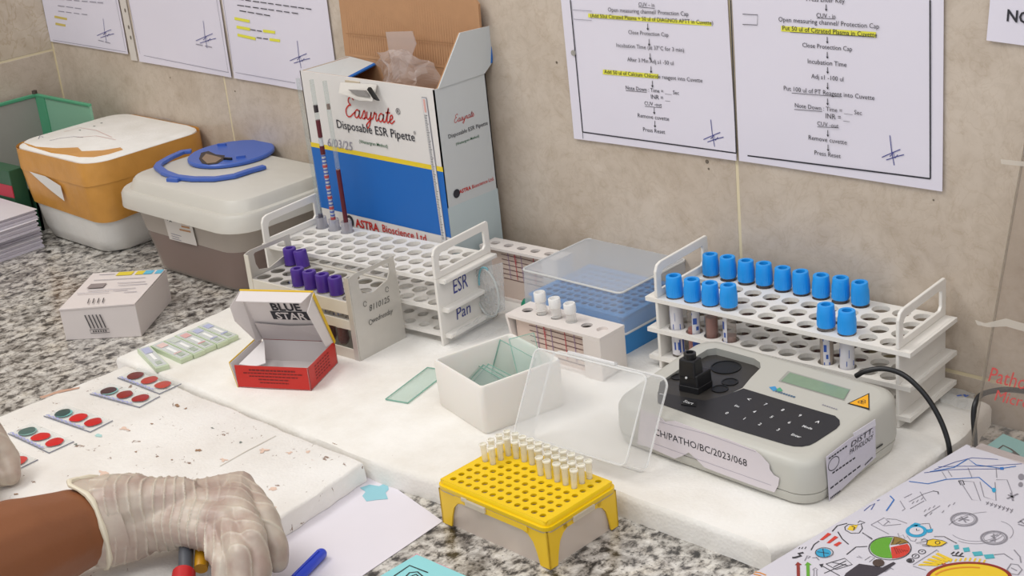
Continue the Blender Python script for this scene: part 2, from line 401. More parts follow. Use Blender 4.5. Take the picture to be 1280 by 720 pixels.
p4, xd, ud = wall_sheet('instruction_sheet', (718.6, 172.9), (921.5, 200.5), PAPER, 'taped instruction sheet mentioning DIAGNOS APTT, left of the central pair', curl=CURL)
Z = lambda x, y: (690+x/3.43, y/3.43)
def P4(s, x, y, w, **k): u, v = Z(x, y); wtext(p4, xd, ud, s, u, v, w/3.43, **k)
whigh(p4, [Z(*p) for p in ((155, 58), (684, 96), (684, 112), (155, 74))]); whigh(p4, [Z(*p) for p in ((218, 298), (456, 318), (456, 338), (218, 318))])
for s, x, y, w in (('CUV – in', 404, 20, 68), ('Open measuring channel/ Protection Cap', 408, 53, 345), ('(Add 50ul Citrated Plasma + 50 ul of DIAGNOS APTT in Cuvette)', 418, 84, 525), ('Close Protection Cap', 412, 146, 172), ('Incubation Time (at 37°C for 3 min)', 418, 206, 290), ('After 3 Min Adj s1 -50 ul', 420, 265, 198), ('Add 50 ul of Calcium Chloride reagent into Cuvette', 428, 328, 420), ('Note Down : Time = ___ Sec', 428, 388, 228), ('INR = __', 465, 420, 82), ('CUV -out', 433, 446, 74), ('Remove cuvette', 434, 502, 134), ('Press Reset', 437, 560, 94)):
    P4(s, x, y, w)
def arrow(root, x, y, L=4):
    wline(root, [(x, y-L), (x, y+L)], INK, .0007, 'arrow'); decal([aty(u, v, WY-.003) for u, v in ((x-1.4, y+L-2.4), (x+1.6, y+L-2), (x+.2, y+L+.6))], INK, root, NY, 'arrow', 0)
for x, y in ((410, 115), (416, 182), (420, 242), (424, 298), (430, 360), (438, 475), (441, 532)): arrow(p4, *Z(x, y))
wline(p4, [Z(78, 0), Z(131, 566)], w=.0013); wline(p4, [Z(131, 566), Z(790, 657)], w=.0013); wline(p4, [Z(766, 0), Z(790, 657)], w=.0013)
wline(p4, [Z(131, 566), Z(133, 595)], w=.0006); wline(p4, [Z(88, 42), Z(170, 48)], GREYINK, .0005); wline(p4, [Z(92, 82), Z(170, 88)], GREYINK, .0005)
for x0, y0, x1, y1 in ((370, 30, 440, 36), (316, 388, 406, 396), (398, 456, 470, 462)): wline(p4, [Z(x0, y0), Z(x1, y1)], w=.0005)
sigs(p4, *Z(680, 595))
MB().lathe([(.0, 0), (.003, 0), (.003, .001), (0, .001)], 12).build('pin', mat('grey_pin', '#9a968f', .4), p4, loc=aty(717, 66, WY-.003)-p4.location, rot=(PI/2, 0, 0))

p5, xd, ud = wall_sheet('instruction_sheet', (925, 200.5), (1178.6, 239), PAPER, 'taped instruction sheet with highlighted 50 ul Citrated Plasma line, right of the central pair', curl=CURL)
Z = lambda x, y: (920+x/2.94, y/2.94)
whigh(p5, [Z(*p) for p in ((166, 95), (514, 118), (514, 138), (166, 115))])
for s, x, y, w in (('Press Enter Key', 328, 2, 140), ('CUV - in', 330, 58, 70), ('Open measuring channel/ Protection Cap', 336, 86, 368), ('Put 50 ul of Citrated Plasma in Cuvette', 340, 115, 346), ('Close Protection Cap', 334, 175, 182), ('Incubation Time', 334, 231, 142), ('Adj s1 -100 ul', 335, 288, 118), ('Put 100 ul of PT Reagent into Cuvette', 338, 344, 332), ('Note Down : Time = ___ Sec', 337, 402, 245), ('INR = __', 373, 432, 88), ('CUV -out', 337, 458, 78), ('Remove cuvette', 336, 514, 140), ('Press Reset', 336, 567, 96)):
    u, v = Z(x, y); wtext(p5, xd, ud, s, u, v, w/2.94)
for x, y in ((331, 28), (335, 147), (335, 203), (336, 258), (336, 316), (336, 374), (337, 490), (338, 543)): arrow(p5, *Z(x, y))
wline(p5, [Z(42, 572), Z(714, 657)], w=.0014); wline(p5, [Z(713, 0), Z(714, 657)], w=.0014)
wline(p5, [Z(24, 52), Z(79, 55), Z(78, 92), Z(24, 90)], w=.0006)
for x0, y0, x1, y1 in ((297, 66, 364, 70), (205, 342, 386, 356), (214, 402, 316, 410), (299, 466, 377, 470), (198, 118, 508, 136)): wline(p5, [Z(x0, y0), Z(x1, y1)], w=.0005)
sigs(p5, *Z(565, 575), 1.1)

p6, xd, ud = wall_sheet('notice_sheet', (1234, 50), (1330, 64), PAPER, 'notice sheet cut off by the upper right image corner, reading NO', curl=CURL)
text('NO', INK, p6, aty(1274, 21, WY-.003), xd, ud, height=.010, bold=.02, lift=0)

for u, v, r_ in ((884, 202, .0022), (886, 211, .0012), (696, 78, .0014), (74, 102, .0016), (294, 114, .0012), (213, 97, .0011), (1167, 250, .0009)):
    decal(ell(aty(u, v, WY), (r_, 0, 0), (0, 0, r_), 9), mat('wall_speck', '#6d6254', .7), wall, NY, 'speck', .0003)
def scribble_lines(root, rows, m=GREYINK, w=.0011):
    for (x0, y0, x1, y1) in rows:
        n = max(2, int((x1-x0)/9)); paths = []
        for k in range(n):
            s, e = (k+.08)/n, (k+.78+.18*random.random())/n
            paths.append([aty(x0+(x1-x0)*s, y0+(y1-y0)*s, WY-.003), aty(x0+(x1-x0)*e, y0+(y1-y0)*e, WY-.003)])
        stroke(paths, m, root, w, NY, 'printed_lines', 0)
Z = lambda x, y: (x/3.2, y/3.2)
p1, xd, ud = wall_sheet('protocol_sheet', (64, 51.6), (161, 67.5), PAPER, 'leftmost white protocol sheet taped high on the wall', curl=CURL)
scribble_lines(p1, [(*Z(230, -4), *Z(418, 12)), (*Z(228, 22), *Z(330, 36)), (*Z(230, 44), *Z(355, 60))])
for a in ((218, 62, 268, 72), (222, 90, 262, 98)): decal([aty(*Z(*q), WY-.0027) for q in ((a[0], a[1]), (a[2], a[3]), (a[2], a[3]+9), (a[0], a[1]+9))], mat('faded_highlighter', '#c9b45e', .7), p1, NY, 'highlight', 0)
sigs(p1, *Z(412, 140), .85); scribble_lines(p1, [(*Z(390, 160), *Z(445, 174))]); wline(p1, [Z(212, 160), Z(505, 208)], GREYINK, .0006); wline(p1, [Z(462, -5), Z(502, 200)], GREYINK, .0006)
strip = tag(MB().slab([aty(u, v, WY-.001) for u, v in ((148.5, -8), (156, -8), (172.5, 76), (165, 75))], (0, -.0012, 0)).build('binder_strip', mat('white_strip', '#cfc8bf', .6)), 'narrow punched white strip between the two leftmost wall sheets', 'binder strip')
for u, v in ((156.5, 13), (161, 34), (163.5, 47)):
    decal(ell(aty(u, v, WY-.0023), (.002, 0, 0), (0, 0, .003), 12), mat('punched_hole', '#6f675c', .8), strip, NY, 'punched_hole', .0001)
p2, xd, ud = wall_sheet('protocol_sheet', (175.5, 76.6), (290.2, 96.8), PAPER, 'nearly blank signed sheet, second of the three protocol sheets at left', curl=CURL)
sigs(p2, *Z(812, 160), 1); scribble_lines(p2, [(*Z(780, 176), *Z(852, 190))]); wline(p2, [Z(575, 222), Z(915, 290)], GREYINK, .0006); wline(p2, [Z(865, -5), Z(913, 290)], GREYINK, .0006); wline(p2, [Z(512, -5), Z(560, 215)], GREYINK, .0006)
p3, xd, ud = wall_sheet('protocol_sheet', (294, 97.5), (425, 121), PAPER, 'protocol sheet with yellow highlighted lines beside the open carton', curl=CURL)
scribble_lines(p3, [(*Z(948, -4), *Z(1250, 38)), (*Z(946, 20), *Z(1195, 55)), (*Z(955, 42), *Z(1085, 64)), (*Z(1000, 118), *Z(1050, 126)), (*Z(1024, 150), *Z(1075, 157))], INK)
for a in ((938, 68, 998, 80), (946, 102, 1000, 112), (1052, 118, 1100, 124), (950, 134, 1022, 150), (1078, 152, 1120, 158)):
    decal([aty(*Z(*q), WY-.0027) for q in ((a[0], a[1]), (a[2], a[3]), (a[2], a[3]+11), (a[0], a[1]+11))], HILITE, p3, NY, 'highlight', 0)
sigs(p3, *Z(1188, 240), 1); wline(p3, [Z(942, 290), Z(1180, 332)], GREYINK, .0006); wline(p3, [Z(892, -5), Z(935, 290)], GREYINK, .0006)
# ------------------------------------------------------------------ left end of the counter
# green-edged basket
GREENP = frost('green_film', '#8fc3a6', .85, .4, .1)
bk = thing('storage_crate', 'pale crate with green rim in the corner behind the foam box', 'crate', (-1.57, -.06, 0))
def crate():
    x0, x1, y0, y1, h = -1.66+1.57, -1.50+1.57, -.098+.06, .018+.06, .157
    g = mat('grey_crate_panel', '#9d9890', .6, var=.05); gr = mat('green_rim', '#4f9a74', .5, var=.08)
    MB().box(x0, x0+.003, y0, y1, 0, h).build('side_panel', g, bk); MB().box(x1-.003, x1, y0, y1, 0, .085).build('side_panel', g, bk)
    MB().box(x0, x1, y1-.003, y1, 0, h).build('back_panel', GREENP, bk); MB().box(x0, x1, y0, y0+.003, 0, .06).build('front_panel', mat('dark_green_panel', '#2f5e43', .5), bk)
    for nm, bx in (('rim', (x0-.001, x0+.005, y0, y1, h-.002, h+.003)), ('rim', (x0, x1, y1-.005, y1+.001, h-.001, h+.003))):
        MB().box(*bx).build(nm, gr, bk, bevel=.001)
    MB().box(x0, x0+.03, y1-.0045, y1-.003, .02, h).build('corner_strip', gr, bk)
    MB().lathe([(0, 0), (.004, 0), (.004, .005), (0, .006)], 10, x0+.002, y1-.003, h+.003).build('rivet', mat('dark_rivet', '#4b4038', .5), bk)
crate()
pk = thing('packet', 'green and red printed packet wedged beside the foam box', 'packet', (-1.535, -.117, 0), .05)
MB().box(-.05, .03, -.012, .012, 0, .098).build('body', mat('dark_green_print', '#2f5a40', .45), pk, bevel=.001)
MB().box(-.0305, .0305, -.0126, -.0115, .058, .076).build('red_band', mat('red_print', '#b3243a', .45), pk)
MB().box(-.0506, -.022, -.0127, -.0116, .0, .098).build('white_band', mat('blue_white_print', '#b9c3d6', .45), pk)
# stack of registers
def register(z, h, x1, y1, rz, label, col='#d8d3d6'):
    t = thing('register_book', label, 'book', (x1, y1, z), rz, 'registers stacked by the foam box')
    MB().box(-.26, 0, -.2, 0, 0, .0008).build('cover', mat('grey_cover', '#b9b5ba', .6), t)
    n = 4
    for k in range(n):
        q = (h-.0018)/n; d = .0015*(k % 2)
        MB().box(-.258, -.001-d, -.198, -.001-d, .0008+k*q, .0008+(k+.86)*q).build('pages', mat('page_edges', '#c9c3cc', .8, var=.1, vscale=400), t)
    MB().box(-.26, 0, -.2, 0, h-.001, h).build('cover', mat('white_cover', '#d6d1d6', .6), t, bevel=.0003)
    return t
register(.0, .0155, -1.430, -.1345, .02, 'lowest white register book in the stack at the left edge')
register(.0157, .011, -1.438, -.130, -.01, 'second white register book from the bottom at the left edge')
register(.0269, .015, -1.428, -.136, .03, 'third white register book from the bottom at the left edge')
register(.0421, .013, -1.432, -.133, .0, 'topmost white register book at the left edge')

# foam box with brown tape
TAPE = mat('brown_packing_tape', '#cf9445', .32, var=.16, vscale=35, bump=.6, bscale=55)
fb = thing('foam_box', 'white polystyrene box wrapped in brown packing tape', 'foam box', (-1.39, -.028, 0))
def fbox():
    W, D, H = .218, .186, .138
    def rg(z, w, d, r): return ring(rrect(w, d, r, 6), z)
    MB().loft([rg(0, W-.05, D-.04, .03), rg(.004, W-.04, D-.03, .032), rg(.02, W-.028, D-.02, .034), rg(.098, W-.004, D-.004, .034)]).build('box_body', EPS2, fb, smooth=True)
    MB().loft([rg(.0985, W-.004, D-.004, .034), rg(.126, W, D, .034), rg(.134, W-.004, D-.004, .033), rg(H, W-.016, D-.016, .03)]).build('lid', EPS2, fb, smooth=True)
    # tape band round the box: front lower edge wavy
    base_ = rrect(1, 1, .17, 6)
    def around(z0f, z1f, nm, over=.0012, top=None, rngk=None):
        P = rrect(W, D, .034, 8); n = len(P); lo, mi, hi, tp = [], [], [], []
        for x, y in P:
            s = Vector((x, y)).normalized()
            def at(z):
                t = max(0, (.126-z)/.126); k = 1-.17*t**1.6 if z < .098 else 1
                k = 1-.13*max(0, (.098-z)/.098)
                return (x*k+s.x*over, y*k+s.y*over, z)
            z0, z1 = z0f(x, y), z1f(x, y)
            lo.append(at(z0)); mi.append(at(z0+(z1-z0)*.33)); hi.append(at(z0+(z1-z0)*.67)); tp.append(at(z1))
        rings = [lo, mi, hi, tp]
        if top:
            rings.append([(x*(1-top/W)+Vector((x, y)).normalized().x*over*.2, y*(1-top/D), H-.002+.0012) for x, y in P])
        return MB().loft(rings, caps=False).build(nm, TAPE, fb, smooth=True)
    around(lambda x, y: .056+.004*noise.noise(Vector((x*20, y*20, 0)))-(.006 if x > -.02 and y < 0 else 0), lambda x, y: .128, 'packing_tape', top=None)
    around(lambda x, y: .104+.003*noise.noise(Vector((x*30, y*30, 5))), lambda x, y: .1345, 'packing_tape', over=.0022)
    # tape lapping on to the lid at the near corner
    z = H+.0004
    for poly in ([(-.1, -.084), (-.05, -.088), (-.01, -.078), (.02, -.060), (.045, -.069), (.072, -.052), (.085, -.03), (.1, -.035), (.1, -.06), (.092, -.078), (.07, -.088), (.0, -.0925), (-.07, -.0905)],):
        MB().prism([(x*.945, y*.945) for x, y in poly], H-.003, z).build('packing_tape', TAPE, fb, bevel=.0004)
    # torn opening in the tape, foam showing through
    q = [aty(u, v, -.1225) for u, v in ((38, 214), (58, 220), (77, 232), (82, 251), (64, 237), (50, 225))]
    decal([p for p in q], mat('torn_foam_patch', '#dedbd5', .7), fb, NY, 'torn_patch', .0016)
    for pts in ([(-.02, -.05), (.03, -.03)], ): pass
    stroke([[atz(u, v, H) for u, v in ((62, 176), (75, 173), (92, 171), (104, 172))], [atz(u, v, H) for u, v in ((48, 174), (50, 170), (54, 172))], [atz(u, v, H) for u, v in ((195, 147), (205, 148), (213, 150))]], GREYINK, fb, .0012, UP, 'pen_mark', .0005)
    stroke([[atz(u, v, H) for u, v in ((80, 165), (100, 160), (120, 163), (140, 172))], [atz(u, v, H) for u, v in ((96, 172), (120, 170), (145, 175))]], mat('faded_red_pen', '#d8b9b3', .7), fb, .0012, UP, 'pen_mark', .0005)
    for u, v in ((127, 154), (118, 158), (244, 149), (100, 163)): blob(u, v, H, .0018, .0015, ST4, fb, 'stain', lift=.0004)
fbox()

# plastic container with blue lid fitting
LIDP = frost('milky_lid_plastic', '#dcd8ce', .88, .38, .12, bump=.15, bscale=30)
TUB = frost('milky_tub_plastic', '#bdb2a8', .42, .35, .1)
ct = thing('plastic_container', 'translucent tub of brown liquid with milky lid and blue fitting', 'container', (-1.105, -.03, 0))
def container():
    def rg(z, w, d, r): return ring(rrect(w, d, r, 6), z)
    bw, bd, tw, td = .196, .142, .236, .168
    k = lambda z: z/.1
    def sec(z, off=0): return rg(z, bw+(tw-bw)*k(z)-off, bd+(td-bd)*k(z)-off, .03-off/2)
    MB().loft([rg(.0, bw-.012, bd-.012, .024), sec(.004), sec(.03), sec(.0565)], caps=False).build('tub_wall', TUB, ct, smooth=True)
    MB().loft([sec(.0565), sec(.08), sec(.1)], caps=False).build('tub_wall', frost('milky_upper_wall', '#c0b6ab', .9, .35, .1), ct, smooth=True)
    MB().prism(rrect(bw-.012, bd-.012, .024, 6), 0, .002).build('tub_base', TUB, ct)
    MB().loft([rg(.0025, bw-.016, bd-.016, .022), sec(.006, .004), sec(.056, .004)]).build('brown_liquid', mat('brown_liquid', '#764842', .35, var=.12, vscale=25), ct, smooth=True)
    LW, LD = .276, .19
    MB().loft([rg(.088, LW-.006, LD-.006, .04), rg(.089, LW, LD, .042), rg(.106, LW-.002, LD-.002, .042), rg(.110, LW-.008, LD-.008, .04), rg(.1105, LW-.022, LD-.022, .038),
               rg(.120, LW-.03, LD-.03, .036), rg(.1235, LW-.036, LD-.036, .034)], caps=False).build('lid_rim', LIDP, ct, smooth=True)
    MB().loft([rg(.1232, LW-.036, LD-.036, .034), rg(.124, LW-.04, LD-.04, .032)]).build('lid_top', LIDP, ct, smooth=True)
    B = mat('blue_fitting_plastic', '#3d5fb0', .35)
    d = thing_part = MB()
    cx, cy = -1.163+1.105, .018+.03
    MB().lathe([(.0, .124), (.055, .124), (.057, .1255), (.057, .1285), (.0555, .130), (.0, .130)], 48, cx, cy).build('blue_cap', B, ct, smooth=True)
    capc = None
    # scorched opening and little tabs on the cap
    pts = [atz(140+x/3.273, 150+y/3.273, .130) for x, y in ((356, 160), (365, 135), (395, 128), (425, 142), (462, 146), (455, 165), (430, 180), (395, 184), (368, 178))]
    decal(pts, mat('burnt_hole_rim', '#3d332f', .7), ct, UP, 'burnt_hole', .0004)
    pts = [atz(140+x/3.273, 150+y/3.273, .130) for x, y in ((368, 160), (385, 140), (425, 150), (450, 158), (425, 176), (390, 180))]
    decal(pts, mat('hole_inside', '#8a7561', .8), ct, UP, 'burnt_hole', .0008)
    for (x, y), a in (((450, 105), .6), ((528, 155), .8), ((475, 163), .3)):
        p = atz(140+x/3.273, 150+y/3.273, .130)-ct.location
        MB().box(-.006, .006, -.0015, .0015, 0, .003).build('tab', B if a > .4 else BLACKP, ct, loc=p, rot=(0, 0, a))
    # bail handle lying round the cap
    path = []
    for x, y in ((325, 126), (290, 130), (240, 152), (195, 178), (186, 192), (215, 215), (262, 232), (330, 240), (420, 240), (500, 228), (560, 208), (625, 190)):
        path.append(atz(140+x/3.273, 150+y/3.273, .1275)-ct.location)
    rings = []
    for i, p in enumerate(path):
        t = (path[min(i+1, len(path)-1)]-path[max(i-1, 0)]).normalized(); sd = Vector((-t.y, t.x, 0))*.0052
        rings.append([p-sd+UP*-.0028, p+sd+UP*-.0028, p+sd+UP*.002, p-sd+UP*.002])
    MB().loft(rings).build('bail_handle', B, ct, bevel=.0012)
    p = atz(140+255/3.273, 150+238/3.273, .1275)-ct.location
    MB().box(-.009, .009, -.006, .006, -.004, .001).build('handle_hinge', B, ct, loc=p, rot=(0, 0, .3), bevel=.001)
    # paper label on the front wall
    n = Vector((0, -1, -.13)).normalized()
    q = [atp(140+x/3.273, 150+y/3.273, (-1.1, -.1085, .05), n) for x, y in ((205, 362), (318, 380), (352, 513), (240, 485))]
    decal(q, mat('label_paper', '#d8d2cb', .7), ct, n, 'paper_label', .0012, .0004)
    Q = lambda s, t: (q[0]*(1-s)+q[1]*s)*(1-t)+(q[3]*(1-s)+q[2]*s)*t
    stroke([[Q(.08, .06), Q(.92, .06)], [Q(.08, .12), Q(.9, .12)]], INK, ct, .003, n, 'label_print', .0018)
    stroke([[Q(.12, .35), Q(.2, .25), Q(.28, .38)], [Q(.2, .38), Q(.36, .25)]], INK, ct, .0016, n, 'label_print', .0018)
    stroke([[Q(.6, .28), Q(.92, .28)], [Q(.62, .36), Q(.95, .37)], [Q(.6, .46), Q(.9, .46)], [Q(.5, .58), Q(.9, .58)]], mat('orange_print', '#b98a62', .7), ct, .0025, n, 'label_print', .0018)
    stroke([[Q(.12, .78), Q(.5, .8)], [Q(.12, .86), Q(.4, .88)], [Q(.12, .94), Q(.45, .95)]], GREYINK, ct, .001, n, 'label_print', .0018)
container()

# small white carton
wc = thing('small_carton', 'closed white cardboard carton printed with slanted bars on granite', 'carton', (-1.048, -.2746, 0), .655)
def carton():
    W, D, H = .0925, .110, .040
    m = mat('white_carton_board', '#d8cfcb', .6, var=.02)
    MB().box(-W/2, W/2, 0, D, 0, H).build('body', m, wc, bevel=.0008)
    MB().loft([[(-W/2, -.001, H-.002), (W/2, -.001, H+.0005), (W/2, D*.98, H+.0012), (-W/2, D*.98, H+.0012)], [(-W/2, -.001, H-.0005), (W/2, -.001, H+.0018), (W/2, D*.98, H+.0022), (-W/2, D*.98, H+.0022)]]).build('lid_flap', m, wc)
    M_ = Matrix.Translation(wc.location) @ Matrix.Rotation(.655, 4, 'Z')
    def lp(x, y, z): return M_ @ Vector((x, y, z))
    xdv = (lp(1, 0, 0)-lp(0, 0, 0)); ydv = (lp(0, 1, 0)-lp(0, 0, 0)); zt = H+.0022
    dg = mat('dark_grey_print', '#4b4648', .7)
    stroke([[lp(-.012+k*.0045, .0-.0012, .014), lp(-.016+k*.0045, -.0012, .031)] for k in range(5)], dg, wc, .0015, -ydv, 'bar_print', .0004)
    stroke([[lp(-.0135, -.0012, .0125), lp(.0095, -.0012, .0125), lp(.0095, -.0012, .008), lp(-.0135, -.0012, .008), lp(-.0135, -.0012, .0125)]], dg, wc, .0007, -ydv, 'bar_print', .0004)
    stroke([[lp(-.0105+k*.003, -.0012, .0102), lp(-.0088+k*.003, -.0012, .0102)] for k in range(6)], dg, wc, .0022, -ydv, 'bar_print', .0004)
    stroke([[lp(-.013+k*.006, .006, zt), lp(-.017+k*.006, .021, zt)] for k in range(4)], dg, wc, .0013, UP, 'bar_print', .0004)
    for k, (c, a, b) in enumerate((('#d9c43a', -.012, .008), ('#d9c43a', .012, .0225), ('#5fb2cf', .0225, .0335), ('#5fb2cf', .037, .0455))):
        decal([lp(a, .094, zt), lp(b, .094, zt), lp(b, .106, zt), lp(a, .106, zt)], mat('colour_print_%s' % c[1:], c, .6), wc, UP, 'colour_print')
    decal([lp(-.034, .056, zt), lp(-.014, .056, zt), lp(-.014, .07, zt), lp(-.034, .07, zt)], mat('code_print', '#8d8280', .7), wc, UP, 'code_print')
    stroke([[lp(x0, y, zt), lp(x1, y, zt)] for x0, x1, y in ((-.04, .0, .04), (.004, .022, .043), (-.03, .03, .048), (.004, .04, .06), (-.0, .035, .068), (-.035, .03, .082), (.02, .036, .036), (-.035, -.015, .1))], GREYINK, wc, .0012, UP, 'small_print', .0004)
carton()

# green test cassettes
CASG = mat('pale_green_cassette', '#c3d0b3', .4); CASW = frost('cassette_film', '#e6e9e7', .72, .12, .1)
def cassette(label, pts4):
    """pts4: back-left, front-left, front-right, back-right corners on the sheet (world xy)"""
    c = sum((Vector(p) for p in pts4), Vector((0, 0)))/4
    t = thing('test_cassette', label, 'test cassette', (c.x, c.y, SZ), 0, 'green test cassettes on the foam sheet')
    P = [Vector(p)-c for p in pts4]; S = lambda k, z: [(p.x*k, p.y*k, z) for p in P]
    MB().loft([S(.99, 0), S(1, .001), S(1, .005), S(.975, .0056)]).build('case', CASG, t)
    Q = lambda s, q, z=.0058: Vector(((P[0]*(1-s)+P[1]*s)*(1-q)+(P[3]*(1-s)+P[2]*s)*q).to_tuple()+(z,))
    def pl(s0, s1, q0, q1, m, nm, z=.0057): MB().slab([Q(s0, q0, z), Q(s1, q0, z), Q(s1, q1, z), Q(s0, q1, z)], (0, 0, .0003)).build(nm, m, t)
    pl(.03, .97, .08, .92, CASW, 'film')
    pl(.38, .68, .38, .62, mat('bright_window', '#f2f2ee', .15), 'result_window', .0061)
    pl(.76, .9, .3, .7, mat('sample_well_grey', '#aab5a4', .5), 'sample_well', .0061)
    return t, pl
bl = lambda x, y: (x, y)
loose = [(-.9229, -.3037), (-.858, -.3225), (-.8535, -.3085), (-.9185, -.2905)]
names6 = ['loose pale green test cassette lying apart, nearest the blood slides', 'first test cassette of the green row, pink print', 'second test cassette of the green row', 'third test cassette of the green row, red print', 'fourth test cassette of the green row, violet print', 'last test cassette of the green row, nearest the red slide box']
t, pl = cassette(names6[0], loose); pl(.1, .35, .2, .8, mat('violet_print', '#b0b3cd', .6), 'print', .0062)
e = [-.2945, -.2783, -.2632, -.2478, -.2325, -.218]
prc = ['#dcc0ba', '#c6ccc2', '#d8a9a6', '#b4b8d2', '#b1b6d3']
for k in range(5):
    y0, y1 = e[k], e[k+1]; xo = .0012*(k % 2)
    t, pl = cassette(names6[k+1], [(-.917+xo, y0+.004), (-.853+xo, y0), (-.853+xo, y1-.0008), (-.917+xo, y1+.0032)])
    pl(.12, .3, .2, .8, mat('cassette_print_%d' % k, prc[k], .6), 'print', .0062); pl(.7, .74, .2, .8, mat('cassette_print_%d' % k, prc[k], .6), 'print', .0062)

# blood-spot slides on the stained sheet
SLG = frost('slide_glass', '#f0f1f1', .10, .08, .1, '#fdfefe')
slides = [
    ('glass slide with three dull brown-red drops, nearest the test cassettes', [(143, 474), (180, 461), (224, 481), (200, 492)], ['#6e2b2b', '#b23a33', '#b8453a'], None),
    ('glass slide with a dark teal-edged drop and two maroon drops', [(112, 494), (140, 480), (200, 494), (173, 512)], ['#4a2c33', '#8e231f', '#9c1f22'], '#7fb7b4'),
    ('glass slide with teal drop and two bright red drops, third from the cassettes', [(55, 521), (85, 508), (139, 526), (113, 541)], ['#34504f', '#cc1418', '#c01015'], '#6fb3ae'),
    ('glass slide with teal drop and two bright red drops, beside the gloved fingertip', [(15, 543), (38, 530), (90, 551), (62, 568)], ['#4d6a66', '#cf1a1c', '#cc1a1e'], '#7fa8a2'),
    ('glass slide half hidden under the gloved fingertip, one red drop showing', [(-36, 566), (-14, 552), (48, 576), (20, 592)], ['#5a6a66', '#cf2a2a', '#d0423e'], None)]
for lab, P, cols, halo in slides:
    W4 = [atz(u, v, LZ) for u, v in P]; t = thing('microscope_slide', lab, 'glass slide', (sum(W4, Vector())/4), 0, 'blood-spot slides')
    # true rectangle 76 x 26 fitted to those corners
    c = sum(W4, Vector())/4; a = ((W4[2]+W4[3])-(W4[0]+W4[1])).normalized(); b = Vector((-a.y, a.x, 0))
    rc = [c+a*sx*.038+b*sy*.0135 for sx, sy in ((-1, -1), (1, -1), (1, 1), (-1, 1))]
    MB().slab([p-t.location+UP*.0003 for p in rc], (0, 0, .0011)).build('glass', SLG, t)
    for p0_, p1_ in ((rc[0], rc[1]), (rc[1], rc[2])): MB().tube([p0_-t.location+UP*.0008, p1_-t.location+UP*.0008], .0005, 6).build('glass_edge', mat('slide_edge_grey', '#7d808f', .3), t)
    z = UP*.0015
    for k, cc in enumerate(cols):
        cp = c+a*(-.024+.0235*k)+b*(.001*(k-1)+.0005)
        if k == 0 and halo: decal(ell(cp+z+a*.002, a*.0085, b*.0085, 20), mat('halo_'+halo[1:], halo, .5), t, UP, 'stain_halo', .0001)
        pts = []
        for q in range(22):
            an = 2*PI*q/22; f = 1+.18*noise.noise(Vector((math.cos(an)+k*3, math.sin(an), len(lab)*.7)))
            pts.append(cp+z+a*.0088*f*math.cos(an)+b*.0088*f*math.sin(an))
        dr = MB().loft([[p-t.location for p in pts], [(p-cp-z)*.8+cp+z+UP*.0005-t.location for p in pts]]).build('blood_drop', mat('blood_'+cc[1:], cc, .3), t, smooth=True)
    stroke([[c+a*x+b*(-.0115+.0012*math.sin(x*900))+z for x in [(-.036+.0025*i) for i in range(25)]]], mat('violet_pen', '#a3a6d2', .6), t, .0019, UP, 'pen_writing', .0002)

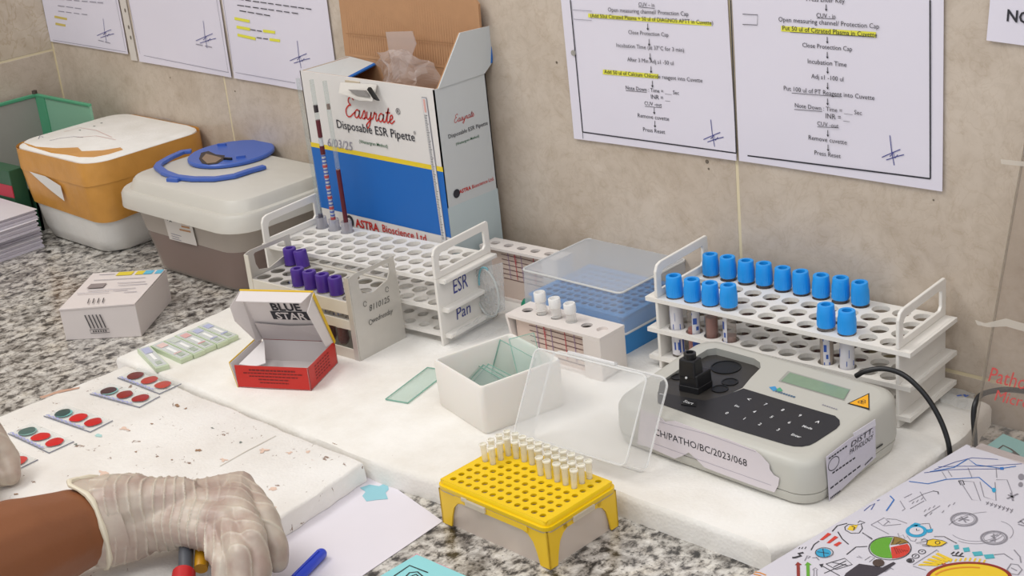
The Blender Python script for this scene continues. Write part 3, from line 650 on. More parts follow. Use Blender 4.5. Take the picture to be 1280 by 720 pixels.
# red and white slide carton
bs = thing('slide_carton', 'open red, yellow and white BLUE STAR carton', 'carton', (-.7127, -.2778, SZ), .4626)
def bluestar():
    W, D, H = .0816, .066, .025; WT = .0012
    red = mat('red_carton_print', '#bf1f14', .4); inn = mat('white_carton_inside', '#d4cdcb', .6); yel = mat('yellow_carton_edge', '#d8b122', .45)
    MB().box(-W/2, W/2, 0, D, 0, WT).build('base_panel', inn, bs)
    for nm, o, i in (('front_panel', (-W/2, W/2, 0, WT/2, 0, H), (-W/2, W/2, WT/2, WT, 0, H-.0004)), ('side_panel', (W/2-WT/2, W/2, 0, D, 0, H), (W/2-WT, W/2-WT/2, 0, D, 0, H-.0004)), ('back_panel', (-W/2, W/2, D-WT/2, D, 0, H), (-W/2, W/2, D-WT, D-WT/2, 0, H-.0004))):
        b = MB(); b.box(*o); b.cur = 1; b.box(*i); b.build(nm, [red, inn], bs)
    # left side panel: yellow outside, leaning out
    b = MB(); b.slab([(-W/2, 0, 0), (-W/2, D, 0), (-W/2-.004, D, H+.004), (-W/2-.005, 0, H+.003)], (-.0008, 0, 0)); b.cur = 1
    b.slab([(-W/2+.0002, 0, 0), (-W/2+.0002, D, 0), (-W/2-.0038, D, H+.003), (-W/2-.0048, 0, H+.002)], (.0006, 0, 0)); b.build('side_panel', [yel, inn], bs)
    # slanting dust flap in the tray
    MB().slab([(-W/2+.002, .006, .023), (-W/2+.004, D-.006, .026), (-.012, .012, .0225), (-.02, .004, .022)], (0, 0, .0006)).build('dust_flap', mat('white_tissue', '#e3dedd', .6), bs)
    # lid, hinged at the back and tilted forward
    a = Vector((0, -.030, .066)); hb = Vector((0, D, H)); top = hb+a
    def lidp(x, s): return hb+a*s+Vector((x, 0, 0))
    fw = Vector((0, -.91, -.41))
    b = MB(); b.slab([lidp(-W/2, 0), lidp(W/2, 0), lidp(W/2, 1), lidp(-W/2, 1)], -fw*.0012); b.build('lid_panel', inn, bs)
    MB().slab([lidp(-W/2, 0)-fw*.0013, lidp(W/2, 0)-fw*.0013, lidp(W/2, 1)-fw*.0013, lidp(-W/2, 1)-fw*.0013], -fw*.0004).build('lid_cover', yel, bs)
    # tuck flap along the top
    dn = Vector((0, -.92, -.55)).normalized()
    MB().slab([lidp(-W/2+.001, 1), lidp(W/2-.001, 1), lidp(W/2-.009, 1)+dn*.0135, lidp(-W/2-.000, 1)+dn*.0135], (0, .0, .0008)).build('tuck_flap', inn, bs)
    MB().slab([lidp(-W/2, 1.0)-fw*.001+UP*.0004, lidp(W/2, 1.0)-fw*.001+UP*.0004, lidp(W/2, 1)+fw*.0008+UP*.0006, lidp(-W/2, 1)+fw*.0008+UP*.0006], (0, 0, .0009)).build('yellow_edge', yel, bs)
    # side walls of the lid
    sd = Vector((-.25, -.9, -.33)).normalized()
    b = MB(); b.slab([lidp(W/2, .02), lidp(W/2, 1), lidp(W/2-.004, .86)+fw*.018, lidp(W/2-.003, .0)+fw*.014], (.0006, 0, 0)); b.build('lid_side', inn, bs)
    MB().slab([lidp(W/2+.0007, 0), lidp(W/2+.0007, 1), lidp(W/2+.0007, 1)+fw*.0045, lidp(W/2+.0007, 0)+fw*.0035], (.0006, 0, 0)).build('yellow_edge', yel, bs)
    b = MB(); b.slab([lidp(-W/2, .0), lidp(-W/2, 1), lidp(-W/2-.012, .82)+fw*.010, lidp(-W/2-.013, .55)+fw*.012, lidp(-W/2-.002, .06)+fw*.009], (-.0006, 0, 0)); b.build('lid_side', inn, bs)
    # liner across the lid
    MB().slab([lidp(-W/2+.001, .02)+fw*.001, lidp(W/2-.001, .02)+fw*.001, lidp(W/2-.001, .38)+fw*.002, lidp(.0, .345)+fw*.003, lidp(-W/2+.001, .37)+fw*.002], fw*.0006).build('liner', mat('grey_liner', '#c4bcbb', .65), bs)
    M_ = Matrix.Translation(bs.location) @ Matrix.Rotation(.4626, 4, 'Z')
    R_ = M_.to_3x3(); xdv = R_ @ XA; udv = (R_ @ a).normalized()
    text('BLUE', INK, bs, M_ @ (lidp(.003, .695)), xdv, udv, width=.033, bold=.03, lift=.0006)
    dk = [M_ @ lidp(x, s) for x, s in ((-.017, .44), (.027, .44), (.027, .605), (-.017, .605))]
    decal(dk, INK, bs, xdv.cross(udv), 'black_band', .0006)
    text('STAR', inn, bs, M_ @ (lidp(.005, .522)), xdv, udv, width=.034, bold=.02, lift=.0012)
    ink = mat('dark_red_ink', '#6a1612', .6)
    for k, (w0, w1) in enumerate(((-.025, .026), (-.032, .034), (-.026, .028), (-.016, .018), (-.015, .017))):
        z = .0205-k*.0034; paths = []
        x = w0
        while x < w1:
            l = .002+.003*random.random(); paths.append([M_ @ Vector((x, 0, z)), M_ @ Vector((min(x+l, w1), 0, z))]); x += l+.0008
        stroke(paths, ink, bs, .0016 if k == 0 else .0011, R_ @ Vector((0, -1, 0)), 'printed_lines', .0003)
        stroke([[M_ @ Vector((W/2, .014+.006*q, z)), M_ @ Vector((W/2, .018+.006*q, z))] for q in range(6)], ink, bs, .0011, R_ @ XA, 'printed_lines', .0003)
bluestar()
# ------------------------------------------------------------------ white three-tier racks
PP = .0204
def frame_x(b, outer, inner, x0, x1):
    """flat frame in the y-z plane: outer and inner loops of equal length"""
    n = len(outer); vs = [(x0, y, z) for y, z in outer]+[(x0, y, z) for y, z in inner]+[(x1, y, z) for y, z in outer]+[(x1, y, z) for y, z in inner]; fs = []
    for i in range(n):
        j = (i+1) % n
        fs += [(i, j, n+j, n+i), (2*n+i, 2*n+j, 3*n+j, 3*n+i), (i, j, 2*n+j, 2*n+i), (n+i, n+j, 3*n+j, 3*n+i)]
    b.add(vs, fs)
def rack(label, x, y, rz, panel_out, front_in):
    t = thing('tube_rack', label, 'tube rack', (x, y, SZ), rz, 'white three-tier tube racks')
    for k, (z, r) in enumerate(((.0735, .0083), (.0415, .0083), (.0125, .0060))):
        b = MB(); ex = .026; b.plate(12, 4, PP, PP, r, ex, ex, .013-front_in, .014, z-.0042, z)
        b.build('shelf', WHITEP, t, bevel=.0006 if k == 9 else 0)
    L = 11*PP
    for s, xx in ((-1, -panel_out), (1, L+panel_out)):
        b = MB(); x0, x1 = xx-.0016, xx+.0016
        f, bk_ = -.0150 if front_in else -.0125, 3*PP+.0145
        b.box(x0, x1, f, bk_, 0, .0742)
        # side ribs where the shelves pass through
        H0, H1 = .0742, .1095
        outer = [(f, H0), (f+.0008, H1-.009), (f+.004, H1-.003), (f+.010, H1-.001), (bk_-.002, H1), (bk_, H1-.002), (bk_, H0+.01), (bk_, H0)]
        inner = [(f+.0085, H0+.007), (f+.009, H1-.015), (f+.0115, H1-.0105), (f+.0145, H1-.0095), (bk_-.0105, H1-.009), (bk_-.0085, H1-.011), (bk_-.0085, H0+.010), (bk_-.0115, H0+.007)]
        frame_x(b, outer, inner, x0, x1)
        p = b.build('end_panel', WHITEP, t, bevel=.0009)
        for z in (.0735, .0415, .0125):
            MB().box(min(xx, xx+s*.0105), max(xx, xx+s*.0105), -.010, 3*PP+.011, z-.0042, z+.0004).build('shelf_tab', WHITEP, t, bevel=.0012)
    return t
RX, RY, RA = -.3997, -.0216, .0449
LX, LY, LA = -.8824, -.1189, .0929
rack_r = rack('white three-tier rack holding the blue-capped tubes by the wall', RX, RY, RA, .0135, .0)
rack_l = rack('white three-tier rack marked ESR, in front of the open carton', LX, LY, LA, .0165, .0025)
def rpos(o, i, j): return (o[0]+math.cos(o[2])*i*PP-math.sin(o[2])*j*PP, o[1]+math.sin(o[2])*i*PP+math.cos(o[2])*j*PP)
RO = (RX, RY, RA); LO = (LX, LY, LA)
# pen writing on the ESR rack end panel
ML = Matrix.Translation((LX, LY, SZ)) @ Matrix.Rotation(LA, 4, 'Z')
ydl = ML.to_3x3() @ YA; xdl = ML.to_3x3() @ XA; xe = 11*PP+.0165+.0017
text('ESR', BLUEINK, rack_l, ML @ Vector((xe, .021, .058)), ydl, UP, width=.023, height=.016, lift=.0004, shear=.1)
text('Pan', BLUEINK, rack_l, ML @ Vector((xe, .021, .027)), ydl, UP, width=.023, height=.013, lift=.0004, shear=.1)

# blue capped tubes -------------------------------------------------
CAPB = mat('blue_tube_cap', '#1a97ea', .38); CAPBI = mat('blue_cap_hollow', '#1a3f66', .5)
TUBE = frost('tube_glass', '#d5cfca', .25, .08, .3, '#f0ece8')
LAB = mat('white_tube_label', '#d6d4d8', .5); LABB = mat('blue_label_print', '#3557a8', .5)
def make_tube(nm, label, loc, zc, cap_m, cap_r, cap_h, flute, blood, bl_h, lab, tilt=(0, 0), rot=0, L=.068, group=None, labmark=True):
    """zc: underside of the cap in world z; tube hangs below it"""
    t = thing(nm, label, 'blood tube', (loc[0], loc[1], zc), rot, group); t.rotation_euler = (tilt[0], tilt[1], rot)
    r = .0062; seg = 14
    prof = [(.002, -L), (r*.75, -L+.0025), (r, -L+.006), (r, 0)]
    MB().lathe(prof, seg).build('tube', TUBE, t, smooth=True)
    if blood: MB().lathe([(.0015, -L+.0012), (r*.7, -L+.0035), (r-.0006, -L+.0065), (r-.0006, -L+bl_h)], seg).build('blood', mat('tube_blood_'+blood[1:], blood, .35), t, smooth=True)
    if lab:
        a0, a1, z0, z1 = lab; n = 9; c0 = [(math.cos(a0+(a1-a0)*k/n), math.sin(a0+(a1-a0)*k/n)) for k in range(n+1)]
        b = MB(); b.loft([[(x*(r+.0003), y*(r+.0003), z0) for x, y in c0], [(x*(r+.0003), y*(r+.0003), z1) for x, y in c0]], caps=False, closed=False); lo = b.build('label', LAB, t, smooth=True)
        if labmark:
            b = MB()
            for q0, q1, zz0, zz1 in ((.1, .9, .9, .96), (.15, .5, .66, .82), (.55, .75, .5, .6), (.2, .9, .36, .42), (.1, .35, .08, .3), (.45, .6, .1, .25), (.7, .85, .05, .3)):
                cc = [c0[int(q0*n)], c0[min(n, int(q1*n)+1)]]
                b.loft([[(x*(r+.0006), y*(r+.0006), z0+(z1-z0)*zz0) for x, y in cc], [(x*(r+.0006), y*(r+.0006), z0+(z1-z0)*zz1) for x, y in cc]], caps=False, closed=False)
            b.build('label_print', LABB, lo)
    h = cap_h; R = cap_r
    if flute:
        prof = [(r+.0002, 0), (R*.93, 0), (R, .0012), (R, h*.30), (R*.99, h*.62), (R*.965, h*.66), (R*.92, h*.78), (R*.90, h*.97), (R*.86, h), (R*.52, h), (R*.50, h-.004), (0.0005, h-.0042)]
        c = MB().lathe(prof, 48, flute=(2, 3, 4)); hs = 8
    else:
        prof = [(r+.0002, 0), (R*.97, 0), (R, .001), (R*1.0, h*.5), (R*.97, h*.96), (R*.92, h), (R*.5, h), (R*.46, h-.003), (0.0005, h-.0032)]
        c = MB().lathe(prof, 32, flute=(2, 3))
    cap = c.build('cap', cap_m, t, smooth=True)
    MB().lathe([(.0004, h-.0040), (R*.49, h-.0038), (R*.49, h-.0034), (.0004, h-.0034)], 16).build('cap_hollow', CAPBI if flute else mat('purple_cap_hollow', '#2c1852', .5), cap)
    return t
zt = SZ+.0735
ordn = ['first', 'second', 'third', 'fourth', 'fifth', 'sixth', 'seventh', 'eighth', 'ninth']
for k in range(9):
    p = rpos(RO, k, 3)
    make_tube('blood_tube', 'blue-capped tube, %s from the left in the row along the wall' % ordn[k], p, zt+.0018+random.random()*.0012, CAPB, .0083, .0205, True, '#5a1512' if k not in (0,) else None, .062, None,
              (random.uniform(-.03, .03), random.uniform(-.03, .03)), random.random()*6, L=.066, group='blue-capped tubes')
front = [(0, None, 0, (3.4, 6.8, -.060, -.006), 'with a white printed label, leftmost in the front row'), (1, '#b5544a', .030, (4.9, 6.2, -.05, -.01), 'with pink-red contents, second in the front row'), (2, '#93564b', .046, (3.2, 3.9, -.05, -.006), 'with dull brown-red contents, third in the front row'), (3, '#a5837a', .03, (4.0, 5.0, -.055, -.006), 'with a blue-striped label, fourth in the front row'),
         (8, '#cfc3b8', .05, (4.9, 5.8, -.05, -.008), 'alone near the right end, left of two'), (9, None, 0, (3.4, 6.8, -.055, -.006), 'alone near the right end, right of two')]
for i, bl_, bh, lb, lab in front:
    p = rpos(RO, i, 0)
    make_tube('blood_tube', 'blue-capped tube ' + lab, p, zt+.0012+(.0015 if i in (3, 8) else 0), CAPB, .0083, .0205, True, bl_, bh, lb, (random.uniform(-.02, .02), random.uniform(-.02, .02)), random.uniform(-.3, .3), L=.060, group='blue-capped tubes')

# ------------------------------------------------------------------ open carton of ESR pipettes
bx = thing('pipette_carton', 'tall open Easyrate Disposable ESR Pipette carton against the wall', 'carton', (-.8235, .019, SZ))
def esr():
    W, D, H, T = .227, .078, .246, .003
    wht = mat('white_carton_print', '#dbd7d3', .45, var=.015); gre = mat('grey_carton_print', '#c3c6c6', .5, var=.02)
    hx, hy = W/2, D/2
    def panel(nm, o, i, m):
        b = MB(); b.box(*o); b.cur = 1; b.box(*i); return b.build(nm, [m, CARD], bx)
    panel('front_panel', (-hx, hx, -hy, -hy+T/2, 0, H), (-hx+.001, hx-.001, -hy+T/2, -hy+T, 0, H-.0003), wht)
    panel('back_panel', (-hx, hx, hy-T/2, hy, 0, H), (-hx+.001, hx-.001, hy-T, hy-T/2, 0, H-.0003), wht)
    panel('side_panel', (hx-T/2, hx, -hy, hy, 0, H-.001), (hx-T, hx-T/2, -hy+.001, hy-.001, 0, H-.0013), gre)
    panel('side_panel', (-hx, -hx+T/2, -hy, hy, 0, H), (-hx+T/2, -hx+T, -hy+.001, hy-.001, 0, H-.0003), gre)
    MB().box(-hx+.002, hx-.002, -hy+.002, hy-.002, 0, .003).build('base_panel', CARD, bx)
    O = bx.location; w = lambda x, y, z: O+Vector((x, y, z))
    yf = -hy
    blue = mat('blue_carton_print', '#0a62b4', .45, var=.02); yel = mat('yellow_carton_stripe', '#e2c62c', .45)
    def fr(x0, x1, z0, z1, m, nm): decal([w(x0, yf, z0), w(x1, yf, z0), w(x1, yf, z1), w(x0, yf, z1)], m, bx, NY, nm, .0002)
    fr(-hx, hx, .079, .1545, blue, 'blue_band'); fr(-hx, hx, .1545, .160, yel, 'yellow_stripe')
    Z = lambda x, y: (370+x/3.79, 120+y/3.79); YF = O.y+yf
    def ft(s, x, y, wd, m, **k):
        a = aty(*Z(x-wd/2, y-.2*wd/2), YF); b = aty(*Z(x+wd/2, y+.2*wd/2), YF)
        text(s, m, bx, aty(*Z(x, y), YF), XA, UP, width=(b-a).length, lift=.0007, **k)
    cursive(REDINK, bx, aty(*Z(352, 86), YF), XA, UP, (aty(*Z(470, 108), YF)-aty(*Z(234, 62), YF)).length, NY); ft('Disposable ESR Pipette', 375, 168, 370, INK, bold=.005); ft('(Westergren Method)', 368, 228, 135, GREENINK, bold=.01)
    ft('ASTRA', 338, 612, 112, REDINK, bold=.03); ft('Bioscience Ltd.', 517, 650, 215, REDINK, bold=.01)
    ft('6/03/25', 210, 228, 120, GREYINK, shear=.2); ft('®', 485, 72, 22, INK); ft('®', 564, 174, 12, INK)
    lg = aty(*Z(258, 592), YF); decal(ell(lg, (.0065, 0, 0), (0, 0, .0075), 20), INK, bx, NY, 'emblem', .0006); decal(ell(lg+Vector((-.0012, 0, -.0005)), (.004, 0, 0), (0, 0, .0045), 16), wht, bx, NY, 'emblem', .0009)
    # printed pipette with its scale
    a = aty(*Z(608, 5), YF); b = aty(*Z(706, 695), YF); dd = b-a
    pw = mat('pale_print', '#d5d3d2', .5)
    stroke([[a, b]], GREYINK, bx, .0078, NY, 'printed_pipette', .0007); stroke([[a+dd*.005, b]], pw, bx, .0066, NY, 'printed_pipette', .0010)
    stroke([[a+dd*.012, a+dd*.10]], mat('pink_print', '#d8a49c', .5), bx, .003, NY, 'printed_pipette', .0013)
    sidev = Vector((1, 0, 0)); stroke([[a+dd*t-sidev*.0026, a+dd*t+sidev*(.0006 if q % 5 else .002)] for q, t in enumerate([.12+.0115*k for k in range(75)])], INK, bx, .0006, NY, 'printed_scale', .0013)
    # second printed pipette at the left edge
    # right side print
    XS = O.x+hx
    def st(s, x, y, wd, m, **k):
        a = atx(*Z(x-wd/2, y+.35*wd/2), XS); b = atx(*Z(x+wd/2, y-.35*wd/2), XS)
        text(s, m, bx, atx(*Z(x, y), XS), YA, UP, width=(b-a).length, lift=.0005, **k)
    cursive(REDINK, bx, atx(*Z(797, 100), XS), YA, UP, (atx(*Z(845, 83), XS)-atx(*Z(749, 117), XS)).length, XA, .0005); st('Disposable ESR Pipette', 815, 162, 185, INK, bold=.005); st('(Westergren Method)', 812, 210, 110, GREENINK, bold=.01)
    st('ASTRA', 800, 444, 56, REDINK, bold=.03); st('Bioscience Ltd.', 885, 410, 104, REDINK, bold=.01)
    lg = atx(*Z(760, 462), XS); decal(ell(lg, (0, .005, 0), (0, 0, .005), 16), INK, bx, XA, 'emblem', .0004)
    decal([w(hx, -hy, 0), w(hx, hy, 0), w(hx, hy, .113), w(hx, -hy, .113)], mat('pale_teal_print', '#b9c6c8', .5), bx, XA, 'pale_band', .00005)
    # back flap with corrugated inside
    z0, z1 = H, .326
    b = MB(); pts = [(-hx-.006, hy, z0), (hx, hy, z0), (hx+.0, hy+.004, z1-.006), (hx-.006, hy+.004, z1), (.018, hy+.004, z1+.003), (.014, hy+.004, z1-.004), (.006, hy+.004, z1-.006), (-.003, hy+.004, z1-.003), (-.006, hy+.004, z1+.003), (-hx, hy+.004, z1+.003), (-hx-.008, hy+.004, z1-.004)]
    b.slab([(x, y-.0005, z) for x, y, z in pts], (0, -.003, 0)); b.build('back_flap', CARD, bx)
    for k in range(54):
        x = -hx+.003+k*.0041
    b = MB()
    for k in range(54): 
        x = -hx+.002+k*.00415; b.slab([(x, hy-.0033, z0+.004), (x+.0022, hy-.0033, z0+.004), (x+.0022, hy+.0007, z1-.008), (x, hy+.0007, z1-.008)], (0, -.0004, 0))
    b.build('flap_corrugation', CARD, bx, kind='stuff')
    stroke([[w(-hx+.003, hy-.004, z0+.028), w(hx-.003, hy-.004, z0+.030)]], mat('card_crease', '#9c7350', .9), bx, .0012, NY, 'crease', .0012)
    # right flap standing up
    q = [Vector((XS, O.y-hy+.006, SZ+H-.001)), Vector((XS, O.y+hy-.002, SZ+H-.001))]
    t1 = atx(615.6, 31, XS); t0 = atx(574, 41, XS)
    loc_ = lambda p: p-O
    poly = [loc_(q[0]), loc_(q[1]), loc_(Vector((XS, t1.y-.008, t1.z-.04))), loc_(t1), loc_(t0)]
    b = MB(); b.slab(poly, (.0014, 0, 0)); b.cur = 1; b.slab([p-XA*.0002 for p in poly], (-.0014, 0, 0)); b.build('side_flap', [gre, CARD], bx)
    e0 = loc_(t1); e1 = loc_(Vector((XS, t1.y-.008, t1.z-.04)))
    MB().slab([e0+Vector((.0015, -.0022, 0)), e0+Vector((.0015, 0, 0)), e1+Vector((.0015, 0, 0)), e1+Vector((.0015, -.0022, 0))], (.0005, 0, 0)).build('blue_edge', blue, bx)
    # left flap folded inwards
    f0 = Vector((-hx, -hy+.001, H)); f1 = Vector((-hx, hy-.003, H)); f2 = Vector((-hx+.046, hy-.004, H-.004)); f3 = Vector((-hx+.058, -hy+.004, H-.010))
    MB().slab([f0, f1, f2, f3], (0, 0, -.002)).build('side_flap', gre, bx)
    MB().slab([f2, f3, f3+Vector((.003, 0, -.0012)), f2+Vector((.003, 0, -.0012))], (0, 0, -.0015)).build('blue_edge', blue, bx)
    # torn tab on the front edge
    tx = [aty(u, v, YF-.001)-O for u, v in ((427, 106), (472, 108), (475, 124), (458, 123), (432, 114))]
    b = MB(); b.slab([tx[0]+Vector((0, 0, .003)), tx[1]+Vector((0, 0, .002)), tx[2]+Vector((0, -.010, 0)), tx[3]+Vector((0, -.010, 0)), tx[4]+Vector((0, -.009, 0))], (0, -.0012, .0004)); b.build('torn_tab', mat('torn_card', '#c9c4bd', .7), bx)
    tg = [aty(u, v, YF-.009)-O for u, v in ((438, 112), (458, 113), (464, 121), (448, 119))]
    MB().slab(tg, (0, -.0035, .001)).build('tab_print', mat('grey_code_print', '#8b8784', .7), bx)
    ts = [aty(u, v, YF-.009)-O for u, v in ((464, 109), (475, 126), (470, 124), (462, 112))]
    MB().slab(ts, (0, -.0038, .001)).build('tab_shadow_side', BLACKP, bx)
    MB().box(.0, .024, -.002, .004, -.002, .002).build('tape_bit', mat('tan_tape', '#bcae98', .5), bx, loc=aty(433, 102, YF)-O)
esr()
# crumpled clear bag
def crumple(name, pts_fn, nu, nv, amp, scale, m, seed=0, th=.0003):
    b = MB(); V = []
    for j in range(nv+1):
        for i in range(nu+1):
            p = Vector(pts_fn(i/nu, j/nv)); n = Vector((noise.noise(p*scale+Vector((seed, 0, 0))), noise.noise(p*scale+Vector((0, seed+7, 0))), noise.noise(p*scale+Vector((3, 0, seed)))))
            n2 = Vector((noise.noise(p*scale*2.7), noise.noise(p*scale*2.7+Vector((9, 0, 0))), 0))
            V.append(p+n*amp+n2*amp*.45)
    q = lambda i, j: j*(nu+1)+i
    b.add(V, [(q(i, j), q(i+1, j), q(i+1, j+1), q(i, j+1)) for j in range(nv) for i in range(nu)])
    return b.build(name, m, smooth=False, fix=False)
BAG = frost('crumpled_clear_film', '#e2d9d6', .42, .12, .4)
def bagf(s, t):
    x = -.862+.098*s+.012*math.sin(t*3); ang = s*PI
    return (x+.012*(t-.5)*(1-t), .022-.018*math.sin(ang)*1.3*(1-.3*t)+.008, SZ+.215+.062*t*(1-.35*abs(2*s-1.1)))
o = crumple('plastic_bag', bagf, 22, 18, .009, 45, BAG, 3); tag(o, 'crumpled clear plastic bag sticking out of the open carton', 'plastic bag')
crl = MB().slab([aty(u, v, .03) for u, v in ((482, 40), (515, 39), (520, 55), (505, 95), (492, 100))], (0, .001, 0))
o2 = crl.build('bag_corner', BAG, None); o2.parent = o; o2.matrix_parent_inverse = Matrix()

# ESR pipettes in the back row of the ESR rack ---------------------------
def pipette(i, label, cols, tilt, zbot=.04, ztop=.272, cup=True, lean=0):
    p = rpos(LO, i, 3); t = thing('esr_pipette', label, 'pipette', (p[0], p[1], SZ+.0735), 0, 'ESR pipettes'); t.rotation_euler = (tilt[0], tilt[1], 0)
    z0, z1 = zbot-t.location.z, ztop-t.location.z
    MB().lathe([(.0013, z0), (.0026, z0+.012), (.0026, z1), (.0015, z1)], 12).build('glass_tube', frost('pipette_glass', '#d9dcdb', .17, .06, .2, '#f4f7f6'), t, smooth=True)
    for a, b_, m, r in cols: MB().lathe([(r, a-t.location.z), (r, b_-t.location.z)], 10).build('column', m, t, smooth=True)
    if cup: MB().lathe([(.0079, -.002), (.0079, .001), (.0068, .001), (.0062, .013), (.0058, .013), (.006, .0)], 20).build('holder_cup', frost('clear_holder_cup', '#cfcdd2', .4, .15, .3), t, smooth=True)
    return t
DKB = mat('dark_blood', '#5a1420', .35); BLKC = mat('dark_column', '#2d2226', .35)
pipette(0, 'ESR pipette at the left end of the rack, grey and empty looking', [(.088, .112, mat('grey_column', '#55505a', .4), .0028)], (.0, -.02))
t = pipette(1, 'ESR pipette with broken blood column and red and blue scale', [(.235, .243, BLKC, .0027), (.206, .226, DKB, .00275), (.186, .196, DKB, .0029)], (.0, -.01))
b = MB()
for k in range(22):
    z = .104+k*.0042-t.location.z; b.lathe([(.0028, z), (.0028, z+.0016)], 10)
b.build('scale_marks', mat('blue_scale_print', '#4a5da8', .5), t); b = MB()
for k in range(6): z = .108+k*.0125-t.location.z; b.lathe([(.0029, z), (.0029, z+.003)], 10)
b.build('scale_marks', mat('red_scale_print', '#b04a4a', .5), t)
MB().lathe([(.0023, .095-t.location.z), (.0023, .205-t.location.z)], 10).build('white_back', mat('white_enamel', '#d8d6da', .4), t)
pipette(2, 'ESR pipette with a dark red blood column in its lower half', [(.098, .170, DKB, .00275), (.24, .246, mat('brown_column', '#7a5a48', .5), .002)], (.0, -.008))

# ------------------------------------------------------------------ aluminium rack with purple tubes
ALU = mat('brushed_aluminium', '#c6c2bb', .4, metal=.35, var=.08, vscale=60); ALUW = mat('cream_painted_rail', '#d2ccbf', .45, var=.05)
AX, AY, AA = -.8405, -.1815, .066
ar = thing('aluminium_rack', 'aluminium rack with purple-capped tubes and pencilled end panel', 'tube rack', (AX, AY, SZ), AA)
def alurack():
    p, q = .0193, .0204; z = .0635
    MB().plate(8, 3, p, q, .0082, .0095, .0135, .0105, .0115, z-.0015, z).build('hole_plate', mat('dull_aluminium_plate', '#c9c5be', .42, metal=.3, var=.06, vscale=60), ar)
    x0, x1, y0, y1 = -.011, 7*p+.016, -.0125, 2*q+.014
    for zz0, zz1 in ((z-.0135, z+.001), (.033, .0435), (.0, .0115)):
        MB().box(x0, x1, y0-.0005, y0+.0012, zz0, zz1).build('front_rail', ALUW, ar, bevel=.0003)
        MB().box(x0, x1, y1-.0012, y1+.0005, zz0, zz1).build('back_rail', ALUW, ar, bevel=.0003)
    MB().box(x0, x1, y0, y1, .0, .0012).build('base_plate', ALU, ar)
    MB().plate(8, 3, p, q, .0082, .0095, .0135, .0105, .0115, .0415, .043).build('middle_plate', ALU, ar)
    for s, xx in ((0, x0), (1, x1)):
        b = MB(); H = .094
        outer = [(y0, .0), (y0, .05), (y0, H-.002), (y0+.008, H), (y0+.030, H), (y1-.012, H), (y1-.002, H), (y1-.0005, .05), (y1+.0005, .0), (y0+.030, 0)]
        inner = [(y0+.016, .069), (y0+.0125, .077), (y0+.012, H-.006), (y0+.014, H-.0045), (y0+.030, H-.0045), (y1-.012, H-.0045), (y1-.010, H-.006), (y1-.010, .081), (y1-.015, .072), (y0+.030, .066)]
        frame_x(b, outer, inner, xx-.0007, xx+.0007); b.build('end_panel', ALU, ar)
        MB().box(xx-(.0 if s == 0 else .007), xx+(.007 if s == 0 else .0), y0-.0012, y0, 0, H-.002).build('panel_flange', ALUW if s == 0 else ALU, ar, bevel=.0003)
    M_ = Matrix.Translation(ar.location) @ Matrix.Rotation(AA, 4, 'Z'); R_ = M_.to_3x3(); pen = mat('pencil_mark', '#55534f', .7)
    text('8110125', pen, ar, M_ @ Vector((x1+.0008, .024, .051)), R_ @ YA, UP, width=.030, height=.0065, lift=.0003, shear=.2)
    text('wednesday', pen, ar, M_ @ Vector((x1+.0008, .026, .036)), R_ @ YA, UP, width=.031, height=.0075, lift=.0003, shear=.3)
    for yy, zz in ((.004, .058), (.008, .036), (.037, .062)): stroke([ell(M_ @ Vector((x1+.0008, yy, zz)), (R_ @ YA)*.0022, UP*.0028, 12)], pen, ar, .0006, R_ @ XA, 'pencil_mark', .0003)
alurack()
CAPP = mat('purple_tube_cap', '#47288a', .4)
def apos(i, j): c, s = math.cos(AA), math.sin(AA); x, y = i*.0193, j*.0204; return (AX+c*x-s*y, AY+s*x+c*y)
zc = SZ+.0635+.001
for i, j, tl, lab in ((3, 0, (0, 0), 'leftmost of the four at the front'), (4, 0, (0, -.04), 'second of the four at the front'), (5, 0, (0, .0), 'third of the four at the front'), (6, 0, (0, 0), 'nearest the pencilled end panel'), (0, 2, (0, .0), 'upright one of the pair at the back'), (1, 2, (0, -.14), 'tilted one of the pair at the back')):
    p = apos(i, j)
    make_tube('blood_tube', 'purple-capped tube, ' + lab, p, zc, CAPP, .0076, .0185, False, '#6d0f17', .024, (3.2, 6.0, -.036, -.008), tl, 0, L=.058, group='purple-capped tubes')

